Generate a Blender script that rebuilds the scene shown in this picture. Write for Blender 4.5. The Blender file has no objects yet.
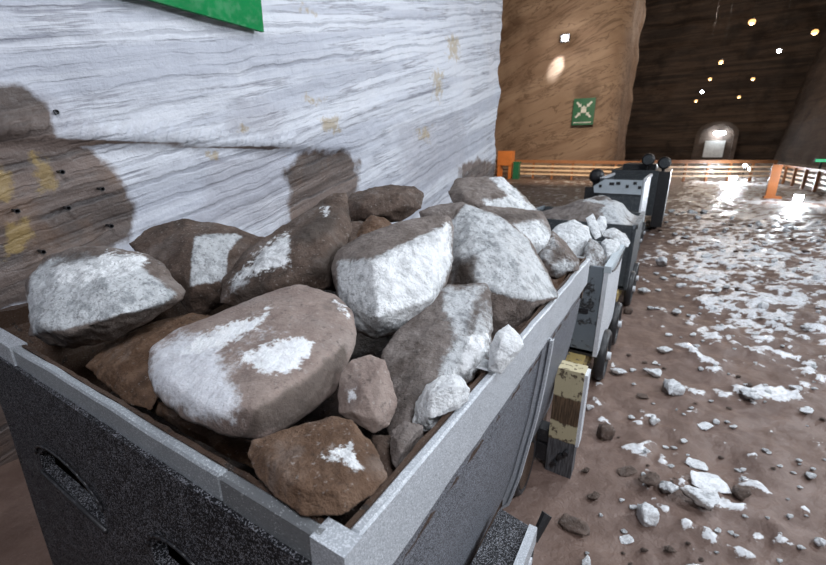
import bpy, bmesh, math, random
import numpy as np
from mathutils import Vector, Matrix, noise, Euler

random.seed(7)
sc = bpy.context.scene
COL = sc.collection
# ------------------------------------------------------------------ camera frame (Y runs along the train, X to the right of it)
F, HY, VX = 418.0, 150.0, 680.0
TILT = math.atan((282.5 - HY) / F)
YAW = math.atan((VX - 413) / (F / math.cos(TILT)))
FW = np.array([-math.sin(YAW) * math.cos(TILT), math.cos(YAW) * math.cos(TILT), -math.sin(TILT)])
RT = np.array([math.cos(YAW), math.sin(YAW), 0.0])
UP = np.cross(RT, FW)
CAM = np.array([0, 0, 1.6])
def ray(x, y): return FW * F + RT * (x - 413) - UP * (y - 282.5)
def atz(x, y, z): d = ray(x, y); return CAM + d * (z - CAM[2]) / d[2]
def atx(x, y, X): d = ray(x, y); return CAM + d * X / d[0]
def aty(x, y, Y): d = ray(x, y); return CAM + d * Y / d[1]
def atd(x, y, w): return CAM + ray(x, y) * w / F
def proj(P):
    q = np.asarray(P) - CAM; w = q @ FW
    return np.stack([413 + F * (q @ RT) / w, 282.5 - F * (q @ UP) / w], -1)

# ------------------------------------------------------------------ object helpers
def link(o, parent=None):
    COL.objects.link(o)
    if parent is not None: o.parent = parent
    return o
def tag(o, label, cat, group=None, kind=None):
    o['label'] = label; o['category'] = cat
    if group: o['group'] = group
    if kind: o['kind'] = kind
    return o
def thing(name, label, cat, loc=(0, 0, 0), rz=0, group=None):
    o = bpy.data.objects.new(name, None); link(o); o.empty_display_size = .1
    o.location = loc; o.rotation_euler = (0, 0, rz)
    return tag(o, label, cat, group)
def mesh_obj(name, verts, faces, mat, parent=None, loc=(0, 0, 0), smooth=False):
    me = bpy.data.meshes.new(name)
    me.from_pydata([tuple(map(float, v)) for v in verts], [], faces); me.validate(); me.update()
    if mat: me.materials.append(mat)
    if smooth: me.shade_smooth()
    o = bpy.data.objects.new(name, me); link(o, parent); o.location = loc
    return o
def bm_obj(name, bm, mat, parent=None, loc=(0, 0, 0), bevel=0, smooth=False, seg=2):
    if bevel:
        bmesh.ops.bevel(bm, geom=[e for e in bm.edges if len(e.link_faces) == 2 and e.calc_face_angle(0) > .5], offset=bevel, segments=seg, affect='EDGES', profile=.6)
    bmesh.ops.recalc_face_normals(bm, faces=bm.faces)
    me = bpy.data.meshes.new(name); bm.to_mesh(me); bm.free()
    if mat: me.materials.append(mat)
    if smooth: me.shade_smooth()
    o = bpy.data.objects.new(name, me); link(o, parent); o.location = loc
    return o
def box(bm, x0, x1, y0, y1, z0, z1, M=None):
    vs = [bm.verts.new((x, y, z)) for x in (x0, x1) for y in (y0, y1) for z in (z0, z1)]
    for f in ((0, 1, 3, 2), (4, 6, 7, 5), (0, 4, 5, 1), (2, 3, 7, 6), (0, 2, 6, 4), (1, 5, 7, 3)):
        bm.faces.new([vs[i] for i in f])
    if M is not None:
        for v in vs: v.co = M @ v.co
    return vs
def cyl(bm, a, b, r, r2=None, n=20):
    a, b = Vector(a), Vector(b); d = b - a
    M = Matrix.Translation((a + b) / 2) @ d.to_track_quat('Z', 'Y').to_matrix().to_4x4()
    bmesh.ops.create_cone(bm, cap_ends=True, segments=n, radius1=r, radius2=r if r2 is None else r2, depth=d.length, matrix=M)
def ball(bm, c, r, s=(1, 1, 1)):
    bmesh.ops.create_uvsphere(bm, u_segments=20, v_segments=12, radius=r, matrix=Matrix.Translation(c) @ Matrix.Diagonal((*s, 1)))
def ring(bm, c, ax, R, r, n=28, m=10):
    ax = Vector(ax).normalized(); u = ax.orthogonal().normalized(); v = ax.cross(u)
    g = []
    for i in range(n):
        t = 2 * math.pi * i / n; d = u * math.cos(t) + v * math.sin(t)
        g.append([bm.verts.new(Vector(c) + d * (R + r * math.cos(2 * math.pi * k / m)) + ax * r * 1.5 * math.sin(2 * math.pi * k / m)) for k in range(m)])
    for i in range(n):
        for k in range(m):
            bm.faces.new((g[i][k], g[(i + 1) % n][k], g[(i + 1) % n][(k + 1) % m], g[i][(k + 1) % m]))
def extrude_poly(bm, pts, d):
    a = [bm.verts.new(p) for p in pts]; b = [bm.verts.new(Vector(p) + Vector(d)) for p in pts]; n = len(pts)
    bm.faces.new(a); bm.faces.new(b[::-1])
    for i in range(n): bm.faces.new((a[i], b[i], b[(i + 1) % n], a[(i + 1) % n]))

# ------------------------------------------------------------------ node helpers
class NT:
    def __init__(s, name):
        s.m = bpy.data.materials.new(name); s.m.use_nodes = True; s.t = s.m.node_tree
        s.t.nodes.clear()
        s.out = s.t.nodes.new('ShaderNodeOutputMaterial'); s.p = s.t.nodes.new('ShaderNodeBsdfPrincipled')
        s.t.links.new(s.p.outputs[0], s.out.inputs[0])
        s.co = s.t.nodes.new('ShaderNodeTexCoord').outputs['Object']
    def n(s, typ, **kw):
        nd = s.t.nodes.new(typ)
        for k, v in kw.items(): setattr(nd, k, v)
        return nd
    def set(s, sock, v):
        if hasattr(v, 'is_linked') or hasattr(v, 'links'): s.t.links.new(v, sock)
        else:
            if sock.type == 'RGBA' and len(v) == 3: v = (*v, 1)
            sock.default_value = v
    def noise(s, scale, detail=4, rough=.55, vec=None, dist=0):
        nd = s.n('ShaderNodeTexNoise'); s.set(nd.inputs['Vector'], vec or s.co)
        nd.inputs['Scale'].default_value = scale; nd.inputs['Detail'].default_value = detail
        nd.inputs['Roughness'].default_value = rough; nd.inputs['Distortion'].default_value = dist
        return nd.outputs[0]
    def vor(s, scale, vec=None, feature='F1', out='Distance'):
        nd = s.n('ShaderNodeTexVoronoi', feature=feature); s.set(nd.inputs['Vector'], vec or s.co)
        nd.inputs['Scale'].default_value = scale; return nd.outputs[out]
    def map(s, rot=(0, 0, 0), scale=(1, 1, 1), vec=None):
        nd = s.n('ShaderNodeMapping'); s.set(nd.inputs[0], vec or s.co)
        nd.inputs['Rotation'].default_value = rot; nd.inputs['Scale'].default_value = scale; return nd.outputs[0]
    def math(s, op, a, b=0, c=0):
        nd = s.n('ShaderNodeMath', operation=op)
        for i, v in enumerate((a, b, c)): s.set(nd.inputs[i], v)
        return nd.outputs[0]
    def step(s, v, lo, hi, a=0.0, b=1.0):
        nd = s.n('ShaderNodeMapRange', interpolation_type='SMOOTHSTEP'); s.set(nd.inputs[0], v)
        for i, q in enumerate((lo, hi, a, b)): nd.inputs[i + 1].default_value = q
        return nd.outputs[0]
    def mix(s, f, a, b):
        nd = s.n('ShaderNodeMix', data_type='RGBA'); s.set(nd.inputs[0], f); s.set(nd.inputs[6], a); s.set(nd.inputs[7], b); return nd.outputs[2]
    def mixf(s, f, a, b):
        nd = s.n('ShaderNodeMix', data_type='FLOAT'); s.set(nd.inputs[0], f); s.set(nd.inputs[2], a); s.set(nd.inputs[3], b); return nd.outputs[0]
    def attr(s, name):
        nd = s.n('ShaderNodeAttribute', attribute_name=name); sp = s.n('ShaderNodeSeparateColor'); s.t.links.new(nd.outputs['Color'], sp.inputs[0]); return sp.outputs
    def bump(s, h, strength, dist):
        nd = s.n('ShaderNodeBump'); s.set(nd.inputs['Height'], h); s.set(nd.inputs['Strength'], strength); nd.inputs['Distance'].default_value = dist
        s.t.links.new(nd.outputs[0], s.p.inputs['Normal'])
    def fin(s, col=None, rough=None, **kw):
        if col is not None: s.set(s.p.inputs['Base Color'], col)
        if rough is not None: s.set(s.p.inputs['Roughness'], rough)
        for k, v in kw.items(): s.set(s.p.inputs[k.replace('_', ' ')], v)
        return s.m

def rock_mat(name, d1, d2, bumpk=1.0, speck=1.0, white=(.56, .58, .60), grey=(.24, .25, .265), clear=0.0, sss=0.0, irough=.16, k=1.0):
    t = NT(name); R, G, B = t.attr('mask')[:3]
    nf = t.noise(60 * k, 6, .68); nm = t.noise(16 * k, 6, .65); nb = t.noise(6 * k, 5, .6, dist=.4)
    edge = t.math('ADD', R, t.math('MULTIPLY', t.math('SUBTRACT', nf, .5), .6))
    edge = t.math('ADD', edge, t.math('MULTIPLY', t.math('SUBTRACT', nm, .5), .6))
    salt = t.step(edge, .36, .64)
    dirt = t.mix(t.step(nm, .32, .68), d1, d2)
    dirt = t.mix(t.math('MULTIPLY', t.step(nb, .52, .68), .65), dirt, tuple(c * .38 for c in d1))
    dirt = t.mix(t.math('MULTIPLY', t.step(nb, .47, .33), .3), dirt, (.27, .24, .225))
    dirt = t.mix(t.math('MULTIPLY', t.step(nf, .55, .7), .6), dirt, tuple(c * .22 for c in d1))
    dirt = t.mix(t.math('MULTIPLY', t.step(t.noise(95 * k, 4, .6), .6, .7), .4), dirt, (.42, .39, .37))
    veins = t.step(t.noise(22 * k, 6, .7, vec=t.map(rot=(.4, .6, .2), scale=(1, 1.5, 1))), .46, .64)
    wcol = t.mix(t.math('MULTIPLY', veins, .5 + .35 * speck), white, grey)
    wcol = t.mix(t.math('MULTIPLY', t.step(nb, .54, .7), .4 * speck), wcol, tuple(c * .6 for c in grey))
    wcol = t.mix(t.math('MULTIPLY', t.step(t.noise(110 * k, 3, .6), .57, .67), .6 * speck), wcol, (.13, .13, .14))
    glint = t.step(t.math('ADD', G, t.math('ADD', t.math('MULTIPLY', t.math('SUBTRACT', nf, .5), 1.1), t.math('MULTIPLY', t.math('SUBTRACT', nm, .5), .5))), .42, .62)
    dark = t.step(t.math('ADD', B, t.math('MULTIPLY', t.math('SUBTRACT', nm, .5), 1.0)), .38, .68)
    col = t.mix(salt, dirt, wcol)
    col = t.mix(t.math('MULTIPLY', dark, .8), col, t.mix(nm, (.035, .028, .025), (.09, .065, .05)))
    col = t.mix(glint, col, t.mix(t.math('MULTIPLY', veins, .55), (.90, .92, .94), grey))  # glints put into the colour as near-white
    ro = t.mixf(salt, .75, .42); ro = t.mixf(glint, ro, irough)
    h = t.math('ADD', t.math('MULTIPLY', nf, .5), t.math('MULTIPLY', t.noise(150 * k, 3, .7), .35))
    h = t.math('ADD', h, t.math('MULTIPLY', t.vor(45 * k), t.mixf(salt, .2, .35)))
    h = t.math('ADD', h, t.math('MULTIPLY', nm, .6))
    t.bump(h, bumpk, .014)
    kw = {}
    if clear: kw['Transmission_Weight'] = clear; kw['IOR'] = 1.5
    if sss: kw['Subsurface_Weight'] = sss; kw['Subsurface_Radius'] = (.03, .025, .022); kw['Subsurface_Scale'] = 1.0
    return t.fin(col, ro, **kw)

M = {}
M['brown'] = rock_mat('brown_salt_rock', (.062, .038, .026), (.125, .084, .064))
M['rust'] = rock_mat('rusty_salt_rock', (.085, .041, .019), (.175, .103, .064))
M['pink'] = rock_mat('pinkish_salt_rock', (.21, .155, .135), (.31, .245, .215), bumpk=.55, speck=.25, white=(.66, .67, .71), grey=(.52, .52, .56), sss=.12)
M['grey'] = rock_mat('grey_salt_rock', (.115, .09, .078), (.25, .215, .20))
M['white'] = rock_mat('white_salt_rock', (.13, .10, .085), (.25, .21, .19), white=(.74, .76, .78), grey=(.36, .375, .39))
M['stone_white'] = rock_mat('white_floor_stone', (.13, .10, .085), (.25, .21, .19), white=(.85, .87, .9), grey=(.5, .51, .53), k=.07, speck=.6)
M['stone_half'] = rock_mat('frosted_floor_stone', (.11, .085, .075), (.22, .185, .17), white=(.72, .74, .77), grey=(.34, .35, .37), k=.07)
M['stone_brown'] = rock_mat('brown_floor_stone', (.07, .045, .034), (.15, .105, .085), k=.07)
M['bed'] = rock_mat('shade_toned_rubble', (.03, .018, .012), (.07, .045, .034))  # rubble colour darkened so gaps between the rocks look shaded
M['greywhite'] = rock_mat('grey_white_salt_rock', (.11, .08, .066), (.22, .18, .16), white=(.56, .58, .60), grey=(.25, .265, .28), speck=1.15)
M['clear'] = rock_mat('clear_salt_crystal', (.5, .48, .47), (.62, .62, .63), white=(.9, .92, .94), grey=(.6, .62, .65), clear=.15, speck=.3)

def paint(name, base, worn=(.05, .045, .04), amt=.5, scale=30, frost=.0, rough=.45, frostcol=(.75, .78, .8), metal=0.0, spec=.5, fs=520):
    t = NT(name); n1 = t.noise(scale, 6, .65); n2 = t.noise(scale * 7, 4, .7); n3 = t.noise(3, 3)
    col = t.mix(t.step(n3, .3, .7), base, tuple(c * .82 for c in base))
    col = t.mix(t.step(n1, .72 - amt * .25, .78 - amt * .25), col, worn)
    if frost:
        vo = t.n('ShaderNodeTexVoronoi'); t.set(vo.inputs['Vector'], t.co); vo.inputs['Scale'].default_value = fs
        sp_ = t.n('ShaderNodeSeparateColor'); t.t.links.new(vo.outputs['Color'], sp_.inputs[0])
        q = t.math('ADD', sp_.outputs[0], t.math('MULTIPLY', t.math('SUBTRACT', n1, .5), .5))
        col = t.mix(t.math('MULTIPLY', t.step(q, 1 - frost * .75, 1.06 - frost * .6), min(1, .35 + frost * .55)), col, frostcol)
    t.bump(t.math('ADD', n2, t.math('MULTIPLY', n1, .5)), .35, .004)
    return t.fin(col, t.mixf(t.step(n2, .4, .6), rough * .7, min(1, rough * 1.3)), Metallic=metal, Specular_IOR_Level=spec)
M['rim'] = paint('grey_frosted_paint', (.30, .325, .35), (.20, .21, .22), .3, 40, .3, .4, (.72, .75, .79))
M['rimdark'] = paint('dark_grey_rim', (.19, .20, .21), (.12, .12, .12), .3, 30, .12, .45)
M['rimlight'] = paint('frosted_light_paint', (.42, .45, .49), (.30, .31, .33), .2, 40, .5, .35, (.72, .75, .8))
M['tub'] = paint('black_frosted_steel', (.016, .016, .018), (.03, .027, .026), .5, 28, .34, .5, (.42, .43, .48), spec=.12)
M['tubside'] = paint('salt_frosted_steel', (.045, .047, .054), (.03, .03, .032), .0, 40, .75, .55, (.34, .36, .41), spec=.2, fs=560)
M['rust_steel'] = paint('rusty_steel', (.06, .033, .02), (.02, .013, .01), .5, 25, .06, .8, (.3, .25, .21))
M['black'] = paint('black_iron', (.022, .022, .025), (.06, .045, .035), .3, 20, .06, .45, (.3, .31, .33))
M['bluegrey'] = paint('chipped_blue_grey_paint', (.19, .225, .255), (.03, .03, .032), .8, 11, .08, .45)
M['paleblue'] = paint('pale_blue_paint', (.50, .57, .62), (.07, .07, .07), .25, 14, .2, .4)
M['frost'] = paint('salt_crusted_paint', (.62, .66, .72), (.25, .24, .25), .4, 16, .7, .35, (.9, .92, .95))
M['darkgrey'] = paint('dark_grey_paint', (.05, .06, .068), (.03, .03, .03), .3, 16, .1, .45)
M['yellow'] = paint('worn_yellow_paint', (.46, .34, .13), (.08, .055, .035), .75, 22, .1, .6)
M['orange'] = paint('orange_paint', (.62, .2, .05), (.2, .08, .03), .2, 8, .0, .5)
M['railwood'] = paint('orange_brown_timber', (.30, .125, .05), (.15, .06, .03), .4, 3, .0, .55)
M['railpale'] = paint('pale_timber_rail', (.78, .58, .40), (.4, .25, .14), .4, 3, .0, .5)
M['green'] = paint('green_sign_enamel', (.0, .21, .055), (.0, .19, .05), .0, 2, .0, .6, spec=.2)
M['dgreen'] = paint('dark_green_enamel', (.02, .15, .075), (.015, .11, .05), .1, 2, .0, .4)
M['signwhite'] = paint('white_sign_enamel', (.8, .82, .8), (.7, .7, .7), .1, 2, .0, .4)
M['housing'] = paint('lamp_housing', (.05, .05, .055), (.03, .03, .03), .2, 10, .0, .4)

def wood_mat():
    t = NT('striped_buffer_timber')
    sp = t.n('ShaderNodeSeparateXYZ'); t.t.links.new(t.co, sp.inputs[0]); z = sp.outputs[2]
    g = t.noise(40, 5, .6, vec=t.map(scale=(3, 3, .25))); n2 = t.noise(35, 4)
    dark = t.mix(t.step(g, .35, .65), (.05, .032, .02), (.15, .095, .055))
    cream = t.mix(t.step(n2, .55, .62), (.52, .46, .30), (.12, .09, .06))
    zz = t.math('ADD', z, t.math('MULTIPLY', t.math('SUBTRACT', n2, .5), .03))
    s1 = t.step(zz, .445, .455); s2 = t.math('MULTIPLY', t.step(zz, .20, .21), t.step(zz, .30, .31, 1, 0))
    s3 = t.step(zz, .20, .205, 1, 0)
    col = t.mix(t.math('MAXIMUM', s1, s2), dark, cream)
    col = t.mix(s3, col, t.mix(t.step(g, .4, .6), (.05, .05, .055), (.12, .12, .13)))
    t.bump(t.math('ADD', g, n2), .5, .004)
    return t.fin(col, .7)
M['timber'] = wood_mat()

def emit(name, col, s):
    t = NT(name); return t.fin((.8, .8, .8), .4, Emission_Color=col, Emission_Strength=s)
M['e_white'] = emit('white_lamp_glass', (.85, .92, 1), 60)
M['e_flood'] = emit('flood_lamp_glass', (.85, .92, 1), 160)
M['e_warm'] = emit('warm_lamp_glass', (1, .5, .16), 1.9)
M['e_green'] = emit('green_exit_light', (.05, .8, .35), .8)

# ------------------------------------------------------------------ setting materials
def wall_salt_mat():
    t = NT('white_salt_wall'); A, Oc, Gr = t.attr('mask')[:3]
    mp = t.map(rot=(-.245, 0, 0))       # strata dip
    st = t.map(scale=(1, .2, 5), vec=mp)
    s1 = t.noise(1.1, 5, .62, vec=st, dist=.25); s2 = t.noise(2.3, 5, .65, vec=st, dist=.15)
    n1 = t.noise(2.2, 6, .65); n2 = t.noise(30, 5, .7); n3 = t.noise(7, 5, .6)
    col = t.mix(t.step(s1, .40, .62), (.66, .68, .74), (.46, .48, .55))
    line = t.step(s2, .60, .70)
    col = t.mix(t.math('MULTIPLY', line, .8), col, (.24, .25, .30))
    thin = t.step(t.math('ABSOLUTE', t.math('SUBTRACT', s1, .5)), .0, .02, 1, 0)
    col = t.mix(t.math('MULTIPLY', thin, t.math('MULTIPLY', t.step(n1, .35, .6), .75)), col, (.20, .20, .24))
    sx = t.n('ShaderNodeSeparateXYZ'); t.t.links.new(t.co, sx.inputs[0])
    u = t.math('ADD', t.math('SUBTRACT', sx.outputs[2], t.math('MULTIPLY', sx.outputs[1], .25)), t.math('MULTIPLY', t.noise(1.6, 4, .55), .16))
    u = t.math('ADD', u, t.math('MULTIPLY', n2, .012))
    w1 = t.math('SINE', t.math('MULTIPLY', u, 46)); w2 = t.math('SINE', t.math('ADD', t.math('MULTIPLY', u, 83), 1.3))
    bands = t.math('MULTIPLY', t.step(w1, .62, .98), t.step(t.noise(1.3, 4, .6, vec=st), .38, .62))
    fine = t.math('MULTIPLY', t.step(w2, .75, 1.0), t.step(n1, .42, .58))
    line2 = t.math('MAXIMUM', bands, t.math('MULTIPLY', fine, .6))
    col = t.mix(t.math('MULTIPLY', line2, .5), col, (.20, .21, .26))
    col = t.mix(t.math('MULTIPLY', t.step(n1, .55, .75), .35), col, (.84, .85, .89))
    col = t.mix(t.math('MULTIPLY', t.step(n2, .6, .75), .25), col, (.45, .46, .52))
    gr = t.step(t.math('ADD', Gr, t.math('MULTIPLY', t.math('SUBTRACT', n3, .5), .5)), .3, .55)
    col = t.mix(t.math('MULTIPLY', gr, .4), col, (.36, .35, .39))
    brownish = t.step(t.math('ADD', A, t.math('MULTIPLY', t.math('SUBTRACT', n3, .5), .7)), .36, .6)
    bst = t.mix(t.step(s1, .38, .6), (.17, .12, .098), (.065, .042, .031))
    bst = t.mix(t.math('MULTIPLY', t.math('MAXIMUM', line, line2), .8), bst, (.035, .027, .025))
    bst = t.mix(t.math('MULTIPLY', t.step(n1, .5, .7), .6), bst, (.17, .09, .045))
    col = t.mix(t.math('MULTIPLY', brownish, .95), col, bst)  # masked areas turn from white to banded brown
    oc = t.step(t.math('ADD', Oc, t.math('MULTIPLY', t.math('SUBTRACT', t.noise(14, 5, .65), .5), 1.3)), .42, .7)
    col = t.mix(t.math('MULTIPLY', oc, .6), col, (.36, .25, .08))
    hol = t.math('ADD', t.math('MULTIPLY', s2, -.7), t.math('MULTIPLY', n2, .45))
    hol = t.math('ADD', hol, t.math('MULTIPLY', n3, .4))
    hol = t.math('SUBTRACT', hol, t.math('MULTIPLY', line2, .3))
    t.bump(hol, .6, .03)
    return t.fin(col, t.mixf(t.step(n2, .4, .6), .38, .65))
M['wall'] = wall_salt_mat()

def strata_mat(name, c1, c2, c3, rot, sc, k=1.0):
    t = NT(name); mp = t.map(rot=rot); st = t.map(scale=sc, vec=mp)
    s1 = t.noise(1, 6, .6, vec=st, dist=1.2); s2 = t.noise(.35, 4, .6); s3 = t.noise(2.5, 5, .65, vec=st, dist=.8)
    col = t.mix(t.step(s1, .35, .65), c1, c2)
    thin = t.step(t.math('ABSOLUTE', t.math('SUBTRACT', s3, .5)), .0, .03, 1, 0)
    col = t.mix(t.math('MULTIPLY', thin, .6), col, c3)
    col = t.mix(t.math('MULTIPLY', t.step(s2, .52, .7), .7), col, c3)
    t.bump(s3, .6, .15 * k)
    return t.fin(col, .7)
M['pier'] = strata_mat('tan_banded_salt', (.40, .285, .205), (.27, .175, .12), (.10, .055, .033), (0, .4, 0), (.10, .3, .55))
M['back'] = strata_mat('dark_banded_salt', (.05, .038, .032), (.14, .10, .075), (.022, .017, .015), (0, .03, 0), (.05, .3, 1.0))
M['rightw'] = strata_mat('dim_brown_salt', (.16, .12, .095), (.10, .075, .06), (.05, .04, .035), (0, 0, 0), (.3, .05, .6))
M['ceil'] = strata_mat('dark_ceiling_salt', (.05, .04, .035), (.03, .024, .022), (.02, .017, .015), (0, 0, 0), (.1, .1, 1))

def floor_mat():
    t = NT('muddy_salt_floor'); R, G, B = t.attr('mask')[:3]
    nf = t.noise(28, 6, .65); nm = t.noise(6, 5, .6); nl = t.noise(1.2, 3)
    col = t.mix(t.step(nm, .3, .7), (.118, .073, .058), (.20, .135, .112))
    col = t.mix(t.math('MULTIPLY', t.step(nl, .35, .65), .5), col, (.16, .098, .072))
    col = t.mix(t.math('MULTIPLY', t.step(nf, .6, .75), .5), col, (.08, .05, .042))
    w = t.step(t.math('ADD', R, t.math('MULTIPLY', t.math('SUBTRACT', nf, .5), 1.5)), .42, .62)
    col = t.mix(w, col, t.mix(t.step(nf, .4, .7), (.84, .86, .9), (.55, .54, .55)))
    t.bump(t.math('ADD', nf, t.math('MULTIPLY', t.noise(90, 4, .7), .4)), .55, .02)
    return t.fin(col, t.mixf(w, t.mixf(t.step(nm, .4, .6), .62, .45), .25))
M['floor'] = floor_mat()
M['crumb'] = M['floor']

# ------------------------------------------------------------------ numeric helpers
def sdf(P, poly):
    """signed distance (positive inside) of px points to a polygon"""
    P = np.asarray(P, float); poly = np.asarray(poly, float); n = len(poly)
    d = np.full(len(P), 1e9); inside = np.zeros(len(P), bool)
    for i in range(n):
        a, b = poly[i], poly[(i + 1) % n]; e = b - a; w = P - a
        t = np.clip((w @ e) / (e @ e + 1e-9), 0, 1)[:, None]
        d = np.minimum(d, np.linalg.norm(w - e * t, axis=1))
        c = ((a[1] > P[:, 1]) != (b[1] > P[:, 1])) & (P[:, 0] < (b[0] - a[0]) * (P[:, 1] - a[1]) / (b[1] - a[1] + 1e-12) + a[0])
        inside ^= c
    return np.where(inside, d, -d)
def soft(P, poly, w=4): return np.clip(sdf(P, poly) / w * .5 + .5, 0, 1)
def set_mask(me, arr):
    a = me.color_attributes.new('mask', 'FLOAT_COLOR', 'POINT')
    full = np.ones((len(me.vertices), 4), np.float32); full[:, :3] = arr
    a.data.foreach_set('color', full.ravel())
def get_co(me):
    a = np.empty(len(me.vertices) * 3, np.float32); me.vertices.foreach_get('co', a); return a.reshape(-1, 3).astype(float)
def set_co(me, a): me.vertices.foreach_set('co', np.asarray(a, np.float32).ravel()); me.update()
def get_no(me):
    a = np.empty(len(me.vertices) * 3, np.float32); me.vertex_normals.foreach_get('vector', a); return a.reshape(-1, 3).astype(float)
def smooth_mesh(me, n, f=.5):
    e = np.empty(len(me.edges) * 2, np.int32); me.edges.foreach_get('vertices', e); e = e.reshape(-1, 2)
    co = get_co(me); deg = np.zeros(len(co)); np.add.at(deg, e[:, 0], 1); np.add.at(deg, e[:, 1], 1)
    for _ in range(n):
        s = np.zeros_like(co); np.add.at(s, e[:, 0], co[e[:, 1]]); np.add.at(s, e[:, 1], co[e[:, 0]])
        co += (s / np.maximum(deg, 1)[:, None] - co) * f
    set_co(me, co)
def hull_mesh(pts, voxel, rounds=3):
    bm = bmesh.new()
    for p in pts: bm.verts.new(p)
    r = bmesh.ops.convex_hull(bm, input=bm.verts)
    bmesh.ops.delete(bm, geom=list({g for g in r['geom_interior'] + r['geom_unused'] if isinstance(g, bmesh.types.BMVert)}), context='VERTS')
    bmesh.ops.recalc_face_normals(bm, faces=bm.faces)
    me = bpy.data.meshes.new('tmp'); bm.to_mesh(me); bm.free()
    o = bpy.data.objects.new('tmp', me); COL.objects.link(o)
    md = o.modifiers.new('r', 'REMESH'); md.mode = 'VOXEL'; md.voxel_size = voxel; md.adaptivity = 0
    dg = bpy.context.evaluated_depsgraph_get(); dg.update()
    res = bpy.data.meshes.new_from_object(o.evaluated_get(dg), depsgraph=dg)
    bpy.data.objects.remove(o); bpy.data.meshes.remove(me)
    if rounds: smooth_mesh(res, rounds)
    return res
def roughen(me, R, amp=.05, seed=0, freq=1.0):
    co = get_co(me); no = get_no(me); off = Vector((seed * 3.7, seed * 1.3, -seed * 2.1)); d = np.empty(len(co))
    k = 1.0 / R * freq
    for i, c in enumerate(co):
        v = Vector(c)
        a = noise.fractal(v * k * 1.6 + off, .9, 2.1, 3)
        b = noise.ridged_multi_fractal(v * k * 2.6 + off, .9, 2.2, 3, 1.0, 2.0) - 1.1
        e = noise.noise(v * k * 11 + off)
        d[i] = a * .8 + b * .35 + e * .22
    set_co(me, co + no * (d * amp * R)[:, None])

G1 = 'large salt rocks heaped in the front cart'
X0, X1, Y0, Y1, ZT = -1.73, -.30, .315, 2.13, 1.10
def rock(poly, d, label, mat='brown', tilt=.8, th=.6, back=.7, fronts=None, salt=(), glint=(), dark=(), base=0.0, amp=.05, rounds=1, group=None, vox=.042, name='salt_rock', seed=[0], sharp=3):
    seed[0] += 1
    P = np.array(poly, float); c = P.mean(0); g_ = P - c; ln = np.linalg.norm(g_, axis=1, keepdims=True); P = c + g_ * (1 + np.minimum(.07, 3.0 / ln)); R = np.mean(np.linalg.norm(P - c, axis=1)) * d / F
    W = lambda y: d + tilt * (c[1] - y) * d / F
    pts = [atd(x, y, W(y)) for x, y in P]
    rs = random.Random(seed[0] * 13)
    if fronts is None:
        for k, (x, y) in enumerate(P):
            if k % 2: continue
            q = c + (.5 + .12 * rs.random()) * (np.array([x, y]) - c); pts.append(atd(q[0], q[1], W(q[1]) - th * R * (.85 + .3 * rs.random())))
    else:
        for x, y, o in fronts: pts.append(atd(x, y, W(y) - o * R))
    for x, y in P:
        q = c + .72 * (np.array([x, y]) - c); pts.append(atd(q[0], q[1], W(q[1]) + back * R))
    me = hull_mesh([Vector(p) for p in pts], R * vox, rounds); roughen(me, R, amp, seed[0])
    co = get_co(me)
    if group == G1:
        low = co[:, 2] < ZT + .012; lim = np.interp(co[:, 2], [.35, .64, .95, 1.12], [-.372, -.33, -.305, -.30]) - .03
        co[:, 0] = np.where(low, np.minimum(co[:, 0], lim), co[:, 0]); co[:, 0] = np.where(low, np.maximum(co[:, 0], X0 + .13 - (lim + .33)), co[:, 0])
        co[:, 1] = np.where(low, np.clip(co[:, 1], Y0 + .05, Y1 - .05), co[:, 1]); set_co(me, co)
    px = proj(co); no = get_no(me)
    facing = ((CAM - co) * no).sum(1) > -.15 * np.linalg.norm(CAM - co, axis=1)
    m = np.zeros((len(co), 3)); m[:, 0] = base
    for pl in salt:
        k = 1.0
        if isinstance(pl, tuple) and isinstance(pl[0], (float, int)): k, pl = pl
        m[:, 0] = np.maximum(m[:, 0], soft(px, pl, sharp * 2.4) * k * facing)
    for pl in glint: m[:, 1] = np.maximum(m[:, 1], soft(px, pl, 12) * facing)  # glossy salt patches with their bright glints painted in
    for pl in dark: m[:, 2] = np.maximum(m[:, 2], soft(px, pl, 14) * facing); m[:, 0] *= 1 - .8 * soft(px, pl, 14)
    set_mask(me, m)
    b = np.array([co[:, 0].mean(), co[:, 1].mean(), co[:, 2].min()]); set_co(me, co - b)
    me.name = name; me.materials.clear(); me.materials.append(M[mat]); me.shade_smooth()
    o = bpy.data.objects.new(name, me); link(o); o.location = b
    return tag(o, label, 'rock', group)

# ------------------------------------------------------------------ floor
def fheight(x, y):
    v = Vector((x, y, 0))
    h = .035 * noise.fractal(v * 1.3, .9, 2.0, 4) + .03 * max(-.25, noise.noise(v * 5.5)) + .014 * abs(noise.noise(v * 12)) 
    fade = min(1, max(0, (x + .15) / .5)) if y < 9 else 1
    return h * (.35 + .65 * fade)
def crust(x, y):
    # salt crust: grows denser away from the near track
    v = Vector((x, y * .8, 3.3))
    a = .6 * noise.fractal(v * 6.5, .7, 2.2, 3) + .75 * noise.fractal(v * 15 + Vector((3, 7, 1)), .8, 2.2, 3)
    b = noise.noise(v * 1.1 + Vector((4, 1, 0)))
    far = min(1, max(-.75, (y - 3.0) / 2.6)) * min(1, max(0, (x + .05) / .6))
    if x < -.25: far = (-.9 if y < 9 else .3)
    c = a * .75 + b * .3 + far * .40 - .38
    for (p, q, w, k) in RIDGES:
        ex, ey = q[0] - p[0], q[1] - p[1]; t = min(1, max(0, ((x - p[0]) * ex + (y - p[1]) * ey) / (ex * ex + ey * ey)))
        d = math.hypot(x - p[0] - t * ex, y - p[1] - t * ey)
        if d < .5: c += k * math.exp(-(d / w) ** 2)
    return c
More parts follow.
